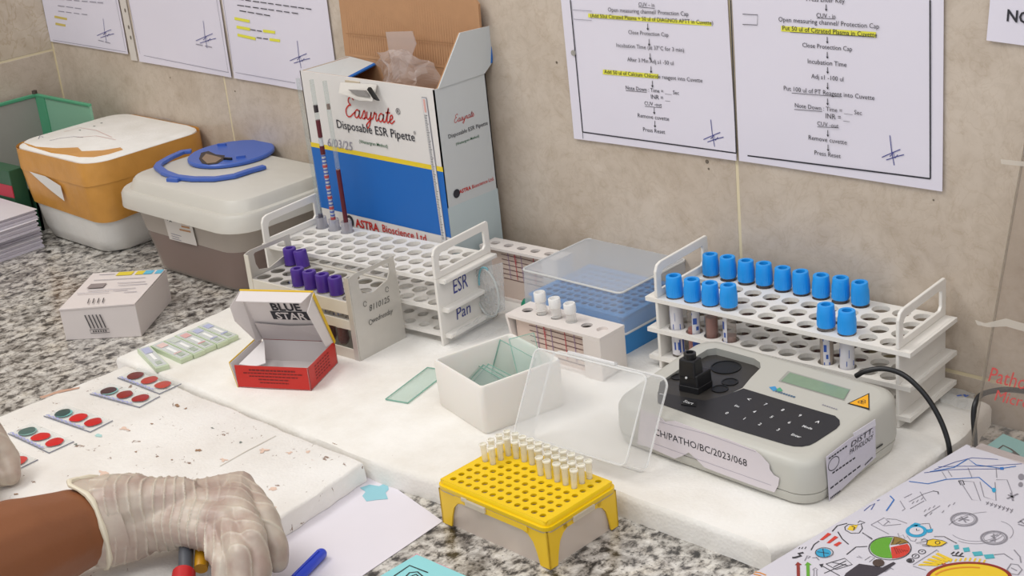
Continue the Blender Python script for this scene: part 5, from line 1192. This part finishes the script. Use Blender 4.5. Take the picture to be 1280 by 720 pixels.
text('Patho', rp, ac, wac(1260, 473), ux_, vx_, width=.032, height=.012, lift=.0006, shear=.15); text('Micro', rp, ac, wac(1266, 499), ux_, vx_, width=.030, height=.009, lift=.0006, shear=.15)
wr = thing('wrapper', 'crumpled clear wrapper with blue print at the right rack foot', 'wrapper', tuple(atz(1200, 500, SZ)))
def wf(s, t):
    a = atz(1176+42*s, 510-22*t+8*s, SZ); return (a.x-wr.location.x, a.y-wr.location.y, .004+.004*math.sin(PI*t))
w_ = crumple('film', wf, 10, 6, .003, 90, frost('wrapper_film', '#dcdedd', .45, .15, .4), 5); w_.parent = wr
stroke([[atz(u, v, SZ)+UP*.008 for u, v in ((1196, 505), (1202, 504))], [atz(u, v, SZ)+UP*.008 for u, v in ((1205, 503), (1207, 506), (1210, 504))]], LABB, wr, .0025, UP, 'blue_print', 0)

# stack of papers and printed brochure
BZ = .0262; c0 = Vector((-.095, -.027, 0)); bxd = Vector((.9927, -.1205, 0)); byd = Vector((.1205, .9927, 0))
st_ = thing('paper_stack', 'stack of white papers under the printed brochure', 'paper stack', (c0.x, c0.y, 0), -.1208)
for k in range(6): MB().box(.012+.001*(k % 3), .205, -.285, -.004-.002*(k % 2), .0006+k*.0040, .0006+(k+.92)*.0040).build('sheaf', PAPER2, st_)
tag(MB().slab([(c0+bxd*x+byd*y+UP*.0247) for x, y in ((.006, .012), (.2, .018), (.2, -.25), (.02, -.25))], (0, 0, .0006)).build('paper_sheet', PAPER2), 'white paper sheet poking out behind the printed brochure', 'paper')
br = thing('brochure', 'brochure printed with charts, gears and colourful doodles', 'brochure', (c0.x, c0.y, BZ), -.1208)
MB().box(0, .21, -.297, 0, 0, .0008).build('cover', mat('brochure_paper', '#cfccd4', .4, var=.02), br)
B = lambda u, v: atz(u, v, BZ+.0008)
def bst(paths, m, w, nm='doodle_line', lift=.0003): stroke([[B(*p) for p in q] for q in paths], m, br, w, UP, nm, lift)
def bdc(pts, m, nm='doodle', lift=.0003): decal([B(*p) for p in pts], m, br, UP, nm, lift)
def circ(u, v, ru, rv, n=20, a0=0, a1=2*PI): return [(u+ru*math.cos(a0+(a1-a0)*k/n), v+rv*math.sin(a0+(a1-a0)*k/n)) for k in range(n+1)]
bk = mat('brochure_black', '#333136', .5); bg = mat('brochure_grey', '#8b8890', .5); bb_ = mat('brochure_blue', '#2f6fb8', .5); bn = mat('brochure_navy', '#44589a', .5); rd = mat('brochure_red', '#cc3b2c', .5); gn = mat('brochure_green', '#5fa02c', .5); yl = mat('brochure_yellow', '#e3c02a', .5); cy_ = mat('brochure_cyan', '#2d9cc4', .5); tl_ = mat('brochure_teal', '#4aa9b4', .5); br_ = mat('brochure_brown', '#8a7030', .5); mr = mat('brochure_maroon', '#8a2c22', .5)
K = lambda x, y: (1080+x/4, 540+y/4)
bst([[K(225, 248), K(320, 260), K(410, 238), K(575, 228), K(650, 292)], [K(330, 200), K(450, 178), K(520, 135), K(560, 165), K(690, 183), K(760, 172)], [K(130, 320), K(150, 340), K(112, 395)]], bb_, .0011)
bst([[K(300, 205), K(420, 190), K(560, 186), K(680, 186)], [K(350, 190), K(460, 150), K(540, 130), K(670, 138)], [K(370, 175), K(480, 172), K(600, 172), K(790, 160)], [K(0, 395), K(30, 370), K(55, 358), K(35, 390)], [K(65, 345), K(78, 340)]], bn, .0007)
bst([[K(480, 245), K(540, 340), K(583, 345), K(548, 250), K(480, 245)], [K(580, 250), K(600, 325), K(660, 345), K(655, 252)], [K(660, 240), K(715, 240), K(740, 305)], [K(520, 180), K(540, 230)], [K(420, 195), K(440, 225)], [K(660, 180), K(664, 230)], [K(390, 200), K(412, 235)], [K(200, 330), K(240, 310)], [K(225, 350), K(300, 310), K(350, 295)], [K(180, 345), K(205, 385), K(190, 395)], [K(280, 300), K(310, 345)], [K(230, 385), K(300, 345)], [K(300, 420), K(380, 370)]], bg, .0006)
bst([[K(x, y), K(x+10, y-12)] for x, y in ((240, 360), (262, 352), (285, 340), (300, 400), (322, 390), (345, 380), (305, 425), (330, 415), (390, 405), (420, 375), (445, 365))], bg, .0006)
bdc(circ(*K(650, 292), 2.6, 3, 12)[:-1], cy_); bdc([K(680, 178), K(698, 177), K(699, 190), K(681, 190)], bb_)
bst([[K(473, 245), K(493, 243), K(502, 264), K(484, 266), K(473, 245)], [K(345, 296), K(370, 300), K(372, 312)]], bk, .0008)
for x, y in ((500, 438), (650, 530)):
    bst([circ(*K(x, y), 16, 8.2, 28)], bg, .0017); bst([circ(*K(x, y), 13, 6.4, 24)], bg, .0005)
    bst([[K(x-28, y+8), K(x+20, y-14)], [K(x-15, y-14), K(x+10, y+16)], [K(x-25, y-4), K(x+26, y+4)]] if x < 600 else [[K(x+20, y-16), K(x-14, y-8), K(x+10, y+6), K(x-20, y+16)], [K(x-2, y-20), K(x+4, y+20)]], bg, .0012)
bst([circ(*K(560, 480), 34, 17, 30, .4, 2.6), circ(*K(560, 480), 38, 20, 30, .5, 2.2), circ(*K(650, 500), 24, 14, 24, -1.2, .6), circ(*K(640, 520), 60, 30, 30, 3.6, 4.6)], bg, .0004)
for k in range(7): bst([[K(610+k*20, 350+k*6), K(622+k*20, 362+k*6)], [K(624+k*20, 350+k*6), K(612+k*20, 364+k*7)]], bg, .0008)
bst([[K(720, 315), K(750, 330)], [K(715, 335), K(770, 310)], [K(735, 305), K(745, 345)]], bg, .0016); bdc(circ(*K(786, 226), 4, 4, 10)[:-1], bg); bdc(circ(*K(783, 264), 3, 3, 10)[:-1], bg)
bst([[K(770, 455), K(800, 435)], [K(770, 462), K(800, 470)], [K(780, 445), K(800, 460)]], bg, .0012)
# pie chart
bst([circ(*K(130, 582), 26.5, 14.6, 36)], bk, .0007)
pc = K(125, 570)
bdc([pc]+circ(*K(122, 580), 23, 13, 18, 1.35, 4.95), gn, 'pie_slice'); bdc([K(132, 566)]+circ(*K(138, 572), 22, 11.5, 10, -1.45, -.35), br_, 'pie_slice'); bdc([K(134, 578)]+circ(*K(138, 586), 23, 12, 14, -.55, 1.55), rd, 'pie_slice')
bst([[K(150, 535), K(142, 560)], [K(185, 548), K(160, 562)], [K(210, 555), K(175, 566)]], bk, .0005, lift=.0006); bst([[K(150+12*k, 580+3*k), K(165+11*k, 612-3*k)] for k in range(6)], mr, .0006, lift=.0006)
# clock
bdc(circ(*K(262, 497), 13.5, 7.6, 24)[:-1], cy_, 'clock'); bdc(circ(*K(262, 498), 8.8, 4.9, 20)[:-1], mat('brochure_paper', '#cfccd4'), 'clock', .0006)
bst([[K(262, 488), K(263, 498), K(278, 496)]], bk, .0006, lift=.0009); bdc([K(230, 470), K(255, 455), K(285, 462), K(255, 478)], cy_); bdc([K(312, 490), K(345, 485), K(340, 503), K(318, 505)], cy_); bst([[K(275, 462), K(325, 458), K(335, 485)], [K(318, 488), K(345, 495)]], bk, .0005)
bst([[K(170, 508), K(175, 525), K(195, 515), K(205, 535), K(215, 520), K(235, 545), K(255, 548), K(262, 535)]], bg, .0006)
# rocket
bdc([K(318, 545), K(345, 538), K(390, 545), K(415, 555), K(385, 572), K(345, 575), K(312, 566)], yl, 'rocket'); bst([[K(318, 545), K(345, 538), K(390, 545), K(415, 555), K(385, 572), K(345, 575), K(312, 566), K(318, 545)], [K(312, 566), K(258, 558), K(318, 547)], [K(285, 545), K(300, 535), K(320, 545)], [K(290, 570), K(330, 575)], circ(*K(368, 556), 3, 2, 12), [K(350, 525), K(400, 525), K(465, 560)]], bk, .0006, lift=.0006)
# envelope and arrows
bst([[K(35, 465), K(100, 430), K(130, 455)], [K(35, 465), K(125, 512)], [K(70, 450), K(95, 470), K(125, 445)], [K(100, 470), K(185, 462)], [K(112, 435), K(160, 438), K(215, 458)], [K(0, 510), K(40, 540)]], bg, .0006)
for k, (x, y, w_) in enumerate(((462, 577, 14), (512, 590, 18), (568, 610, 28), (626, 624, 28))): bdc([K(x-w_, y-8), K(x+w_*.7, y-12), K(x+w_, y+8), K(x-w_*.6, y+12)], tl_, 'teal_block')
bst([[K(436, 612), K(452, 600)], [K(458, 615), K(474, 600)], [K(478, 620), K(494, 605)], [K(440, 618), K(500, 624)]], bk, .0012)
bst([circ(*K(x, y), 4.5, 2.6, 14) for x, y in ((290, 600), (258, 622), (232, 644))]+[[K(285, 600), K(296, 598)], [K(253, 624), K(262, 618)]], bk, .0007); bdc(circ(*K(230, 645), 3, 2, 10)[:-1], bk)
# yellow bar list and big bulb
bst([[K(245, 665), K(365, 590), K(372, 600)], [K(245, 672), K(310, 692)]], bg, .0006)
for k in range(5): bdc([K(270+22*k, 668-14*k), K(282+22*k, 661-14*k), K(380+16*k, 662-6*k), K(366+16*k, 672-6*k)], yl, 'yellow_bar')
bst([[K(375, 655), K(395, 665), K(380, 650), K(410, 645)], [K(372, 662), K(410, 660)]], rd, .0009)
bd = circ(*K(525, 735), 52, 19.5, 30, PI*1.02, PI*1.98); bdc(bd, yl, 'bulb'); bst([bd], mr, .0026, 'bulb', .0006); bst([circ(*K(525, 735), 44, 14, 24, PI*1.1, PI*1.6)], mat('brochure_orange', '#d98a2a', .5), .0016, 'bulb', .0006)
for k in range(8): bst([[K(430+24*k, 652-6*math.sin(k*.5)), K(438+24*k, 640-10*math.sin(k*.45))]], yl, .0012)
bst([[K(715, 690), K(735, 660), K(770, 665), K(790, 690), K(770, 715), K(735, 710), K(715, 690)], [K(735, 680), K(765, 695)], [K(750, 590), K(780, 625), K(785, 655)], [K(650, 615), K(700, 610), K(745, 640)]], bg, .0009)
# doodles on the left part
K = lambda x, y: (920+x/6.4, 620+y/6.4)
bst([[K(770, 285), K(810, 240), K(890, 220)], [K(600, 435), K(625, 390), K(665, 362)], [K(1090, 345), K(1010, 295)], [K(1050, 405), K(960, 410), K(885, 470)], [K(815, 288), K(850, 345), K(900, 388)]], bk, .0009)
bst([[K(870, 250), K(900, 228), K(960, 235), K(1000, 225), K(1012, 260), K(985, 298), K(920, 300), K(875, 275), K(870, 250)], [K(975, 215), K(990, 200), K(1032, 215), K(1000, 225)]], bk, .0007); bdc([K(890, 270), K(910, 240), K(975, 232), K(960, 262), K(935, 280)], yl, 'money_bag', .0002)
bst([[K(925, 245), K(950, 255), K(940, 275)]], bk, .0008, lift=.0006)
for x, y in ((715, 325), (770, 350), (815, 388)): bdc([K(x-45, y+28), K(x+20, y-28), K(x+48, y-18), K(x-20, y+30)] if x < 800 else [K(x-35, y+5), K(x+10, y-20), K(x+32, y-10), K(x-10, y+18)], rd, 'red_bar')
bdc(circ(*K(700, 457), 9.5, 5.4, 20)[:-1], cy_, 'globe'); bst([circ(*K(706, 457), 11, 6.2, 24), [K(650, 450), K(745, 465)], [K(695, 425), K(705, 490)]], bk, .0006, 'globe', .0006)
bst([[K(540, 455), K(500, 462), K(520, 480), K(470, 495), K(450, 495)]], bk, .0022); bst([[K(500, 425), K(512, 412)], [K(525, 425), K(535, 410)], [K(550, 425), K(562, 408)]], bk, .0006)
bst([[K(550, 520), K(570, 480), K(595, 485), K(575, 500)], [K(610, 495), K(650, 495), K(665, 515)], [K(640, 490), K(660, 510)]], bg, .0008)
for x, m in ((500, mr), (578, gn)): bdc([K(x-12, 690), K(x+14, 690), K(x+10, 555), K(x+26, 552), K(x-6, 530), K(x-28, 555), K(x-16, 555)], m, 'arrow')
bst([[K(620, 690), K(625, 590), K(612, 592), K(635, 575), K(655, 592), K(644, 595), K(650, 690)]], bg, .0006)
bst([[K(670, 550), K(830, 640)], [K(705, 620), K(880, 545)], [K(720, 545), K(870, 500), K(930, 550), K(800, 590), K(720, 545)], [K(760, 530), K(900, 560)], [K(780, 570), K(880, 520)]], bk, .0007); bdc([K(665, 550), K(700, 545), K(685, 575)], bk)
bst([[K(965, 490), K(1010, 498), K(980, 480)], [K(1030, 515), K(1075, 485), K(1110, 495), K(1065, 530)], [K(1190, 610), K(1240, 575)], [K(1200, 560), K(1260, 590)]], bg, .0006)
# leaping figure
sil = mat('brochure_figure', '#3a343c', .5)
bdc([K(830, 700), K(880, 620), K(985, 545), K(1090, 560), K(1170, 575), K(1260, 530), K(1278, 542), K(1190, 605), K(1130, 640), K(1050, 700)], sil, 'figure'); bdc(circ(*K(1140, 540), 7.5, 4.6, 16)[:-1], mat('brochure_hair', '#4a3a32', .5), 'figure', .0006)
bst([[K(150, 610), K(190, 615), K(240, 635)], [K(140, 625), K(200, 640)]], mat('brochure_orange', '#d98a2a', .5), .0012)
# cyan sheet behind
CYN = mat('cyan_paper', '#8fd0d4', .6)
cyp = thing('cyan_leaflet', 'pale cyan leaflet lying behind the brochure', 'leaflet', (0, 0, 0))
q = [atz(u, v, .020) for u, v in ((1222, 566), (1254, 543), (1330, 573), (1300, 610))]
cyp.location = (q[0].x, q[0].y, .0)
MB().slab([p-cyp.location for p in q], (0, 0, .0006)).build('sheet', CYN, cyp)
MB().prism([((p-cyp.location).x*.97, (p-cyp.location).y*.97) for p in q], 0, .0195).build('sheaf', PAPER2, cyp)
stroke([[atz(u, v, .0206) for u, v in pp] for pp in ([(1246, 563), (1254, 557), (1264, 562), (1274, 570)], [(1252, 566), (1262, 568), (1275, 576)], [(1258, 570), (1266, 566), (1276, 574)], [(1240, 564), (1250, 570), (1266, 575)])], BLACKP, cyp, .0018, UP, 'printed_drawing', .0004)

# ------------------------------------------------------------------ paper, pen, booklet in front
fp = thing('paper_sheet', 'white sheet with a teal blot under the blue pen', 'paper', (-.47, -.42, 0))
O_ = fp.location
MB().slab([p-O_ for p in (Vector((-.62, -.318, .0003)), Vector((-.527, -.3125, .0003)), Vector((-.4095, -.3366, .0003)), Vector((-.395, -.52, .0003)), Vector((-.60, -.55, .0003)))], (0, 0, .0005)).build('sheet', PAPER2, fp)
bl_pts = [atz(u, v, .0008) for u, v in ((450, 610), (462, 606), (474, 608), (484, 603), (486, 612), (482, 616), (485, 624), (472, 625), (458, 627), (453, 620), (457, 615))]
decal(bl_pts, mat('teal_blot', '#8fc4cf', .6), fp, UP, 'teal_blot', .0002)
a = atz(404, 690, .006); b = atz(366, 728, .006); d = (b-a).normalized()
pn = thing('pen', 'blue pen lying on the white sheet', 'pen', (a.x, a.y, .0008))
P0 = Vector((0, 0, .0052)); MB().tube([P0-d*.001, P0, P0+d*.002, P0+d*.03, P0+d*.058], [.0018, .0036, .0046, .0048, .0048], 16).build('cap', mat('blue_pen_plastic', '#1d3fc4', .3), pn, smooth=True)
MB().tube([P0+d*.058, P0+d*.13, P0+d*.135], [.0042, .0042, .002], 16).build('barrel', mat('clear_blue_barrel', '#6f86d6', .3), pn, smooth=True)
MB().slab([P0+Vector((-.001, 0, .0046))+d*.006, P0+Vector((.001, 0, .0046))+d*.006, P0+Vector((.001, 0, .0046))+d*.045, P0+Vector((-.001, 0, .0046))+d*.045], (0, 0, .0012)).build('clip', mat('blue_pen_plastic', '#1d3fc4', .3), pn)
cb = thing('cyan_booklet', 'pale cyan booklet with pink edge at the bottom of the frame', 'booklet', tuple(atz(521, 694, 0)))
q = [atz(u, v, .004) for u, v in ((521, 694), (590, 724), (570, 800), (400, 790), (470, 724))]
MB().slab([p-cb.location for p in q], (0, 0, -.0035)).build('pages', PAPER2, cb); MB().slab([p-cb.location+UP*.0001 for p in q], (0, 0, .0006)).build('cover', CYN, cb)
decal([atz(u, v, .0030) for u, v in ((500, 706), (521, 692), (525, 694), (504, 709))], mat('pink_edge', '#d893a4', .6), cb, UP, 'pink_edge', 0); decal([atz(u, v, .0030) for u, v in ((545, 703), (562, 710), (558, 712), (544, 706))], mat('pink_edge', '#d893a4', .6), cb, UP, 'pink_edge', 0)
stroke([[atz(u, v, .0048) for u, v in pp] for pp in ([(490, 722), (512, 707), (535, 716)], [(506, 722), (512, 716), (522, 715), (530, 722)], [(510, 722), (520, 718), (527, 724)])], BLACKP, cb, .0012, UP, 'printed_drawing', .0003)
# ------------------------------------------------------------------ person: forearm and gloved hands
def latex():
    m, nt, b, out = base('latex_glove'); N = nt.nodes.new; L = nt.links.new
    at = N('ShaderNodeAttribute'); at.attribute_name = 'fold'
    tc = N('ShaderNodeTexCoord'); n = N('ShaderNodeTexNoise'); n.inputs['Scale'].default_value = 38; n.inputs['Detail'].default_value = 3; L(tc.outputs['Object'], n.inputs['Vector'])
    r = N('ShaderNodeValToRGB'); r.color_ramp.elements[0].position = .35; r.color_ramp.elements[0].color = lin('#a68f83'); r.color_ramp.elements[1].position = .62; r.color_ramp.elements[1].color = lin('#bcae9f'); L(n.outputs['Fac'], r.inputs[0])
    mx = N('ShaderNodeMix'); mx.data_type = 'RGBA'; L(at.outputs['Fac'], mx.inputs[0]); L(r.outputs[0], mx.inputs[6]); mx.inputs[7].default_value = lin('#d6cfbd')
    L(mx.outputs[2], b.inputs['Base Color']); b.inputs['Roughness'].default_value = .42
    b.inputs['Subsurface Weight'].default_value = .12; b.inputs['Subsurface Radius'].default_value = (.006, .003, .002)
    t = N('ShaderNodeTexNoise'); t.inputs['Scale'].default_value = 160; L(tc.outputs['Object'], t.inputs['Vector'])
    bp = N('ShaderNodeBump'); bp.inputs['Strength'].default_value = .25; bp.inputs['Distance'].default_value = .0015; L(t.outputs['Fac'], bp.inputs['Height']); L(bp.outputs['Normal'], b.inputs['Normal'])
    return m
LATEX = latex()
def skin_mesh(chains, voxel=.0016, smooth=8):
    """one continuous surface grown round tapered bone chains"""
    b = MB()
    for ch in chains:
        pts = []; rad = []
        for (p, r), (q, s) in zip(ch[:-1], ch[1:]):
            for k in range(6): t = k/6; pts.append(p.lerp(q, t)); rad.append(r+(s-r)*t)
        pts.append(ch[-1][0]); rad.append(ch[-1][1])
        b.tube(pts, rad, 14)
        for p, r in ch:
            rings = []
            for i in range(1, 8):
                a = PI*i/8; rings.append([p+Vector((r*math.sin(a)*math.cos(2*PI*k/12), r*math.sin(a)*math.sin(2*PI*k/12), r*math.cos(a))) for k in range(12)])
            b.loft(rings)
    me = bpy.data.meshes.new('tmp'); me.from_pydata(b.v, [], b.f); bm = bmesh.new(); bm.from_mesh(me); bmesh.ops.recalc_face_normals(bm, faces=bm.faces); bm.to_mesh(me); bm.free()
    ob = bpy.data.objects.new('tmp', me); COL.objects.link(ob)
    m = ob.modifiers.new('r', 'REMESH'); m.mode = 'VOXEL'; m.voxel_size = voxel
    m = ob.modifiers.new('s', 'SMOOTH'); m.factor = .5; m.iterations = smooth
    dg = bpy.context.evaluated_depsgraph_get(); out = bpy.data.meshes.new_from_object(ob.evaluated_get(dg)); bpy.data.objects.remove(ob); return out
def A(u, v, z): return atz(u, v, z+.003)
per = thing('person', 'bare brown forearm and two hands in cream latex gloves reaching in from the left', 'person', tuple(A(-150, 770, .02)))
PO = Vector(per.location)
# right forearm
arm = [(A(-170, 778, .085), .047), (A(-60, 726, .080), .045), (A(20, 690, .072), .0410), (A(90, 664, .063), .0335), (A(135, 652, .060), .0270), (A(185, 644, .058), .020)]
me = skin_mesh([arm], .003, 10)
for v in me.vertices: v.co -= PO
me.materials.clear(); me.materials.append(mat('brown_skin', '#84502f', .5, var=.06, vscale=25, bump=.08, bscale=350, sss=.12)); link('forearm', me, per, smooth=True)
# right glove
W0 = A(135, 651, .062); W1 = A(190, 643, .060)
K_ = {'i': A(299, 609, .062), 'm': A(296, 630, .067), 'r': A(285, 652, .063), 'p': A(268, 671, .055)}
up_ = (-DOWN)
cuffs = [[(W0+up_*o, .0285), (A(165, 646, .060)+up_*o, .0265), (W1+up_*o, .0215), (A(225, 641, .060)+up_*o*1.1, .0195)] for o in (-.0085, .0085)]
ch = cuffs[:]
for k, r in (('i', .0135), ('m', .0140), ('r', .0135), ('p', .0125)):
    ch.append([(W1+up_*(.008 if k in 'im' else -.006), .019), (W1.lerp(K_[k], .55), .0165), (K_[k], r)])
ch.append([(K_['i'], .0128), (K_['m'], .0132), (K_['r'], .0128), (K_['p'], .0118)])
ch.append([(K_['i'], .0130), (A(331, 645, .058), .0108), (A(345, 684, .040), .0096), (A(347, 703, .029), .0082)])
ch.append([(K_['m'], .0128), (A(317, 674, .061), .0108), (A(324, 712, .043), .0095), (A(320, 736, .031), .0080)])
ch.append([(K_['r'], .0122), (A(301, 694, .056), .0104), (A(302, 728, .040), .0092), (A(295, 750, .030), .0078)])
ch.append([(K_['p'], .0115), (A(279, 706, .048), .0092), (A(277, 730, .037), .0082), (A(270, 748, .029), .0070)])
ch.append([(A(205, 645, .050), .016), (A(245, 655, .036), .0125), (A(283, 670, .029), .0105), (A(306, 690, .0275), .0085)])
def glove(chains, origin, axis, length, seed):
    me = skin_mesh(chains, .0011, 10); n = len(me.vertices); fold = [0]*n; ax = axis.normalized()
    me.update(); nrm = [v.normal.copy() for v in me.vertices]
    for i, v in enumerate(me.vertices):
        s = (v.co-origin).dot(ax); w = max(0, min(1, (s+.004)/.012))*max(0, min(1, (length-s)/.03))
        side = (v.co-origin).dot(DOWN)
        ph = s/.0078*2*PI+6.5*noise.noise(v.co*24+Vector((seed, 0, 0)))+side*70
        f = max(0, math.cos(ph))**9*w*(.45+.55*noise.noise(v.co*31+Vector((0, seed, 4))))
        g = max(0, math.cos((v.co.dot(ax.cross(DOWN)))/.012*2*PI+5*noise.noise(v.co*24)))**10*.35*(1-w)
        f = max(0, f+g); fold[i] = min(1, f*1.25); v.co += nrm[i]*(f*.0022+.0007*noise.noise(v.co*70))
    a = me.attributes.new('fold', 'FLOAT', 'POINT'); a.data.foreach_set('value', fold)
    for v in me.vertices: v.co -= PO
    me.materials.clear(); me.materials.append(LATEX); return link('glove', me, per, smooth=True)
gl = glove(ch, W0, (K_['m']-W0), .115, 2)
# rolled cuff edge
cx = (W1-W0).normalized(); e1 = (up_-cx*up_.dot(cx)).normalized(); e2 = cx.cross(e1); cu_ = []
for k in range(33):
    a = 2*PI*k/32; rr_ = .0345 if True else 0
    p = W0-cx*(.004+.004*math.sin(a*2+.5)+.018*max(0, math.cos(a-.25))**10)+e1*math.cos(a)*.0362+e2*math.sin(a)*.0300
    cu_.append(p-PO)
MB().tube(cu_, [.0022+.0006*math.sin(k*1.7) for k in range(33)], 8, False).build('cuff', mat('cream_latex_cuff', '#d9cfb8', .45), gl, smooth=True)
MB().loft([[p+Vector((0, 0, 0)) for p in cu_[:-1]], [(p+PO-W0).lerp(Vector((0, 0, 0)), .08)+W0+cx*.016-PO for p in cu_[:-1]]], caps=False).build('cuff_skirt', LATEX, gl, smooth=True)
# other glove at the left edge
B0 = A(-190, 470, .15); k1 = A(-75, 500, .105)
ch = [[(B0, .028), (A(-130, 490, .125), .026)], [(A(-130, 490, .125), .024), (k1, .0145)], [(A(-130, 505, .12), .022), (A(-80, 530, .10), .0135)], [(A(-130, 515, .12), .020), (A(-88, 555, .092), .0130)],
      [(k1, .0135), (A(-14, 538, .066), .0118), (A(9, 573, .040), .0112), (A(13, 593, .0290), .0095)],
      [(A(-80, 530, .10), .0132), (A(-36, 570, .062), .0105), (A(-18, 600, .040), .0095), (A(-14, 618, .031), .0082)],
      [(A(-88, 555, .092), .0125), (A(-50, 598, .058), .0100), (A(-38, 622, .038), .009), (A(-36, 636, .031), .008)],
      [(A(-100, 575, .085), .0112), (A(-70, 612, .056), .0085), (A(-60, 636, .038), .0076), (A(-60, 648, .030), .0066)], [(A(-130, 520, .115), .018), (A(-100, 575, .085), .0115)],
      [(A(-125, 500, .11), .018), (A(-70, 545, .060), .0135), (A(-18, 585, .034), .0112), (A(2, 596, .0285), .0092)]]
glove(ch, B0, (k1-B0), .09, 9)
# instrument under the right hand
ip = thing('pipettor', 'hand instrument with grey, red and yellow parts under the gloved palm', 'pipettor', tuple(A(230, 720, LZ)))
IO = Vector(ip.location)
def seg(a, b, ra, rb, nm, m): MB().tube([A(*a)-IO, A(*a).lerp(A(*b), .5)-IO, A(*b)-IO], [ra, (ra+rb)/2, rb], 20).build(nm, m, ip, smooth=True)
seg((233, 672, .046), (232, 716, .036), .0058, .0058, 'grey_stem', mat('grey_instrument', '#4b4e54', .45))
seg((230, 717, .038), (226, 752, .032), .0090, .0095, 'red_collar', mat('red_instrument', '#b5121b', .35))
seg((254, 686, .040), (251, 711, .034), .0064, .0054, 'yellow_knob', mat('amber_instrument', '#c08a12', .4))
seg((250, 668, .040), (254, 688, .040), .0062, .0062, 'black_neck', BLACKP)
seg((250, 690, .030), (333, 722, .024), .0055, .0050, 'black_body', BLACKP)
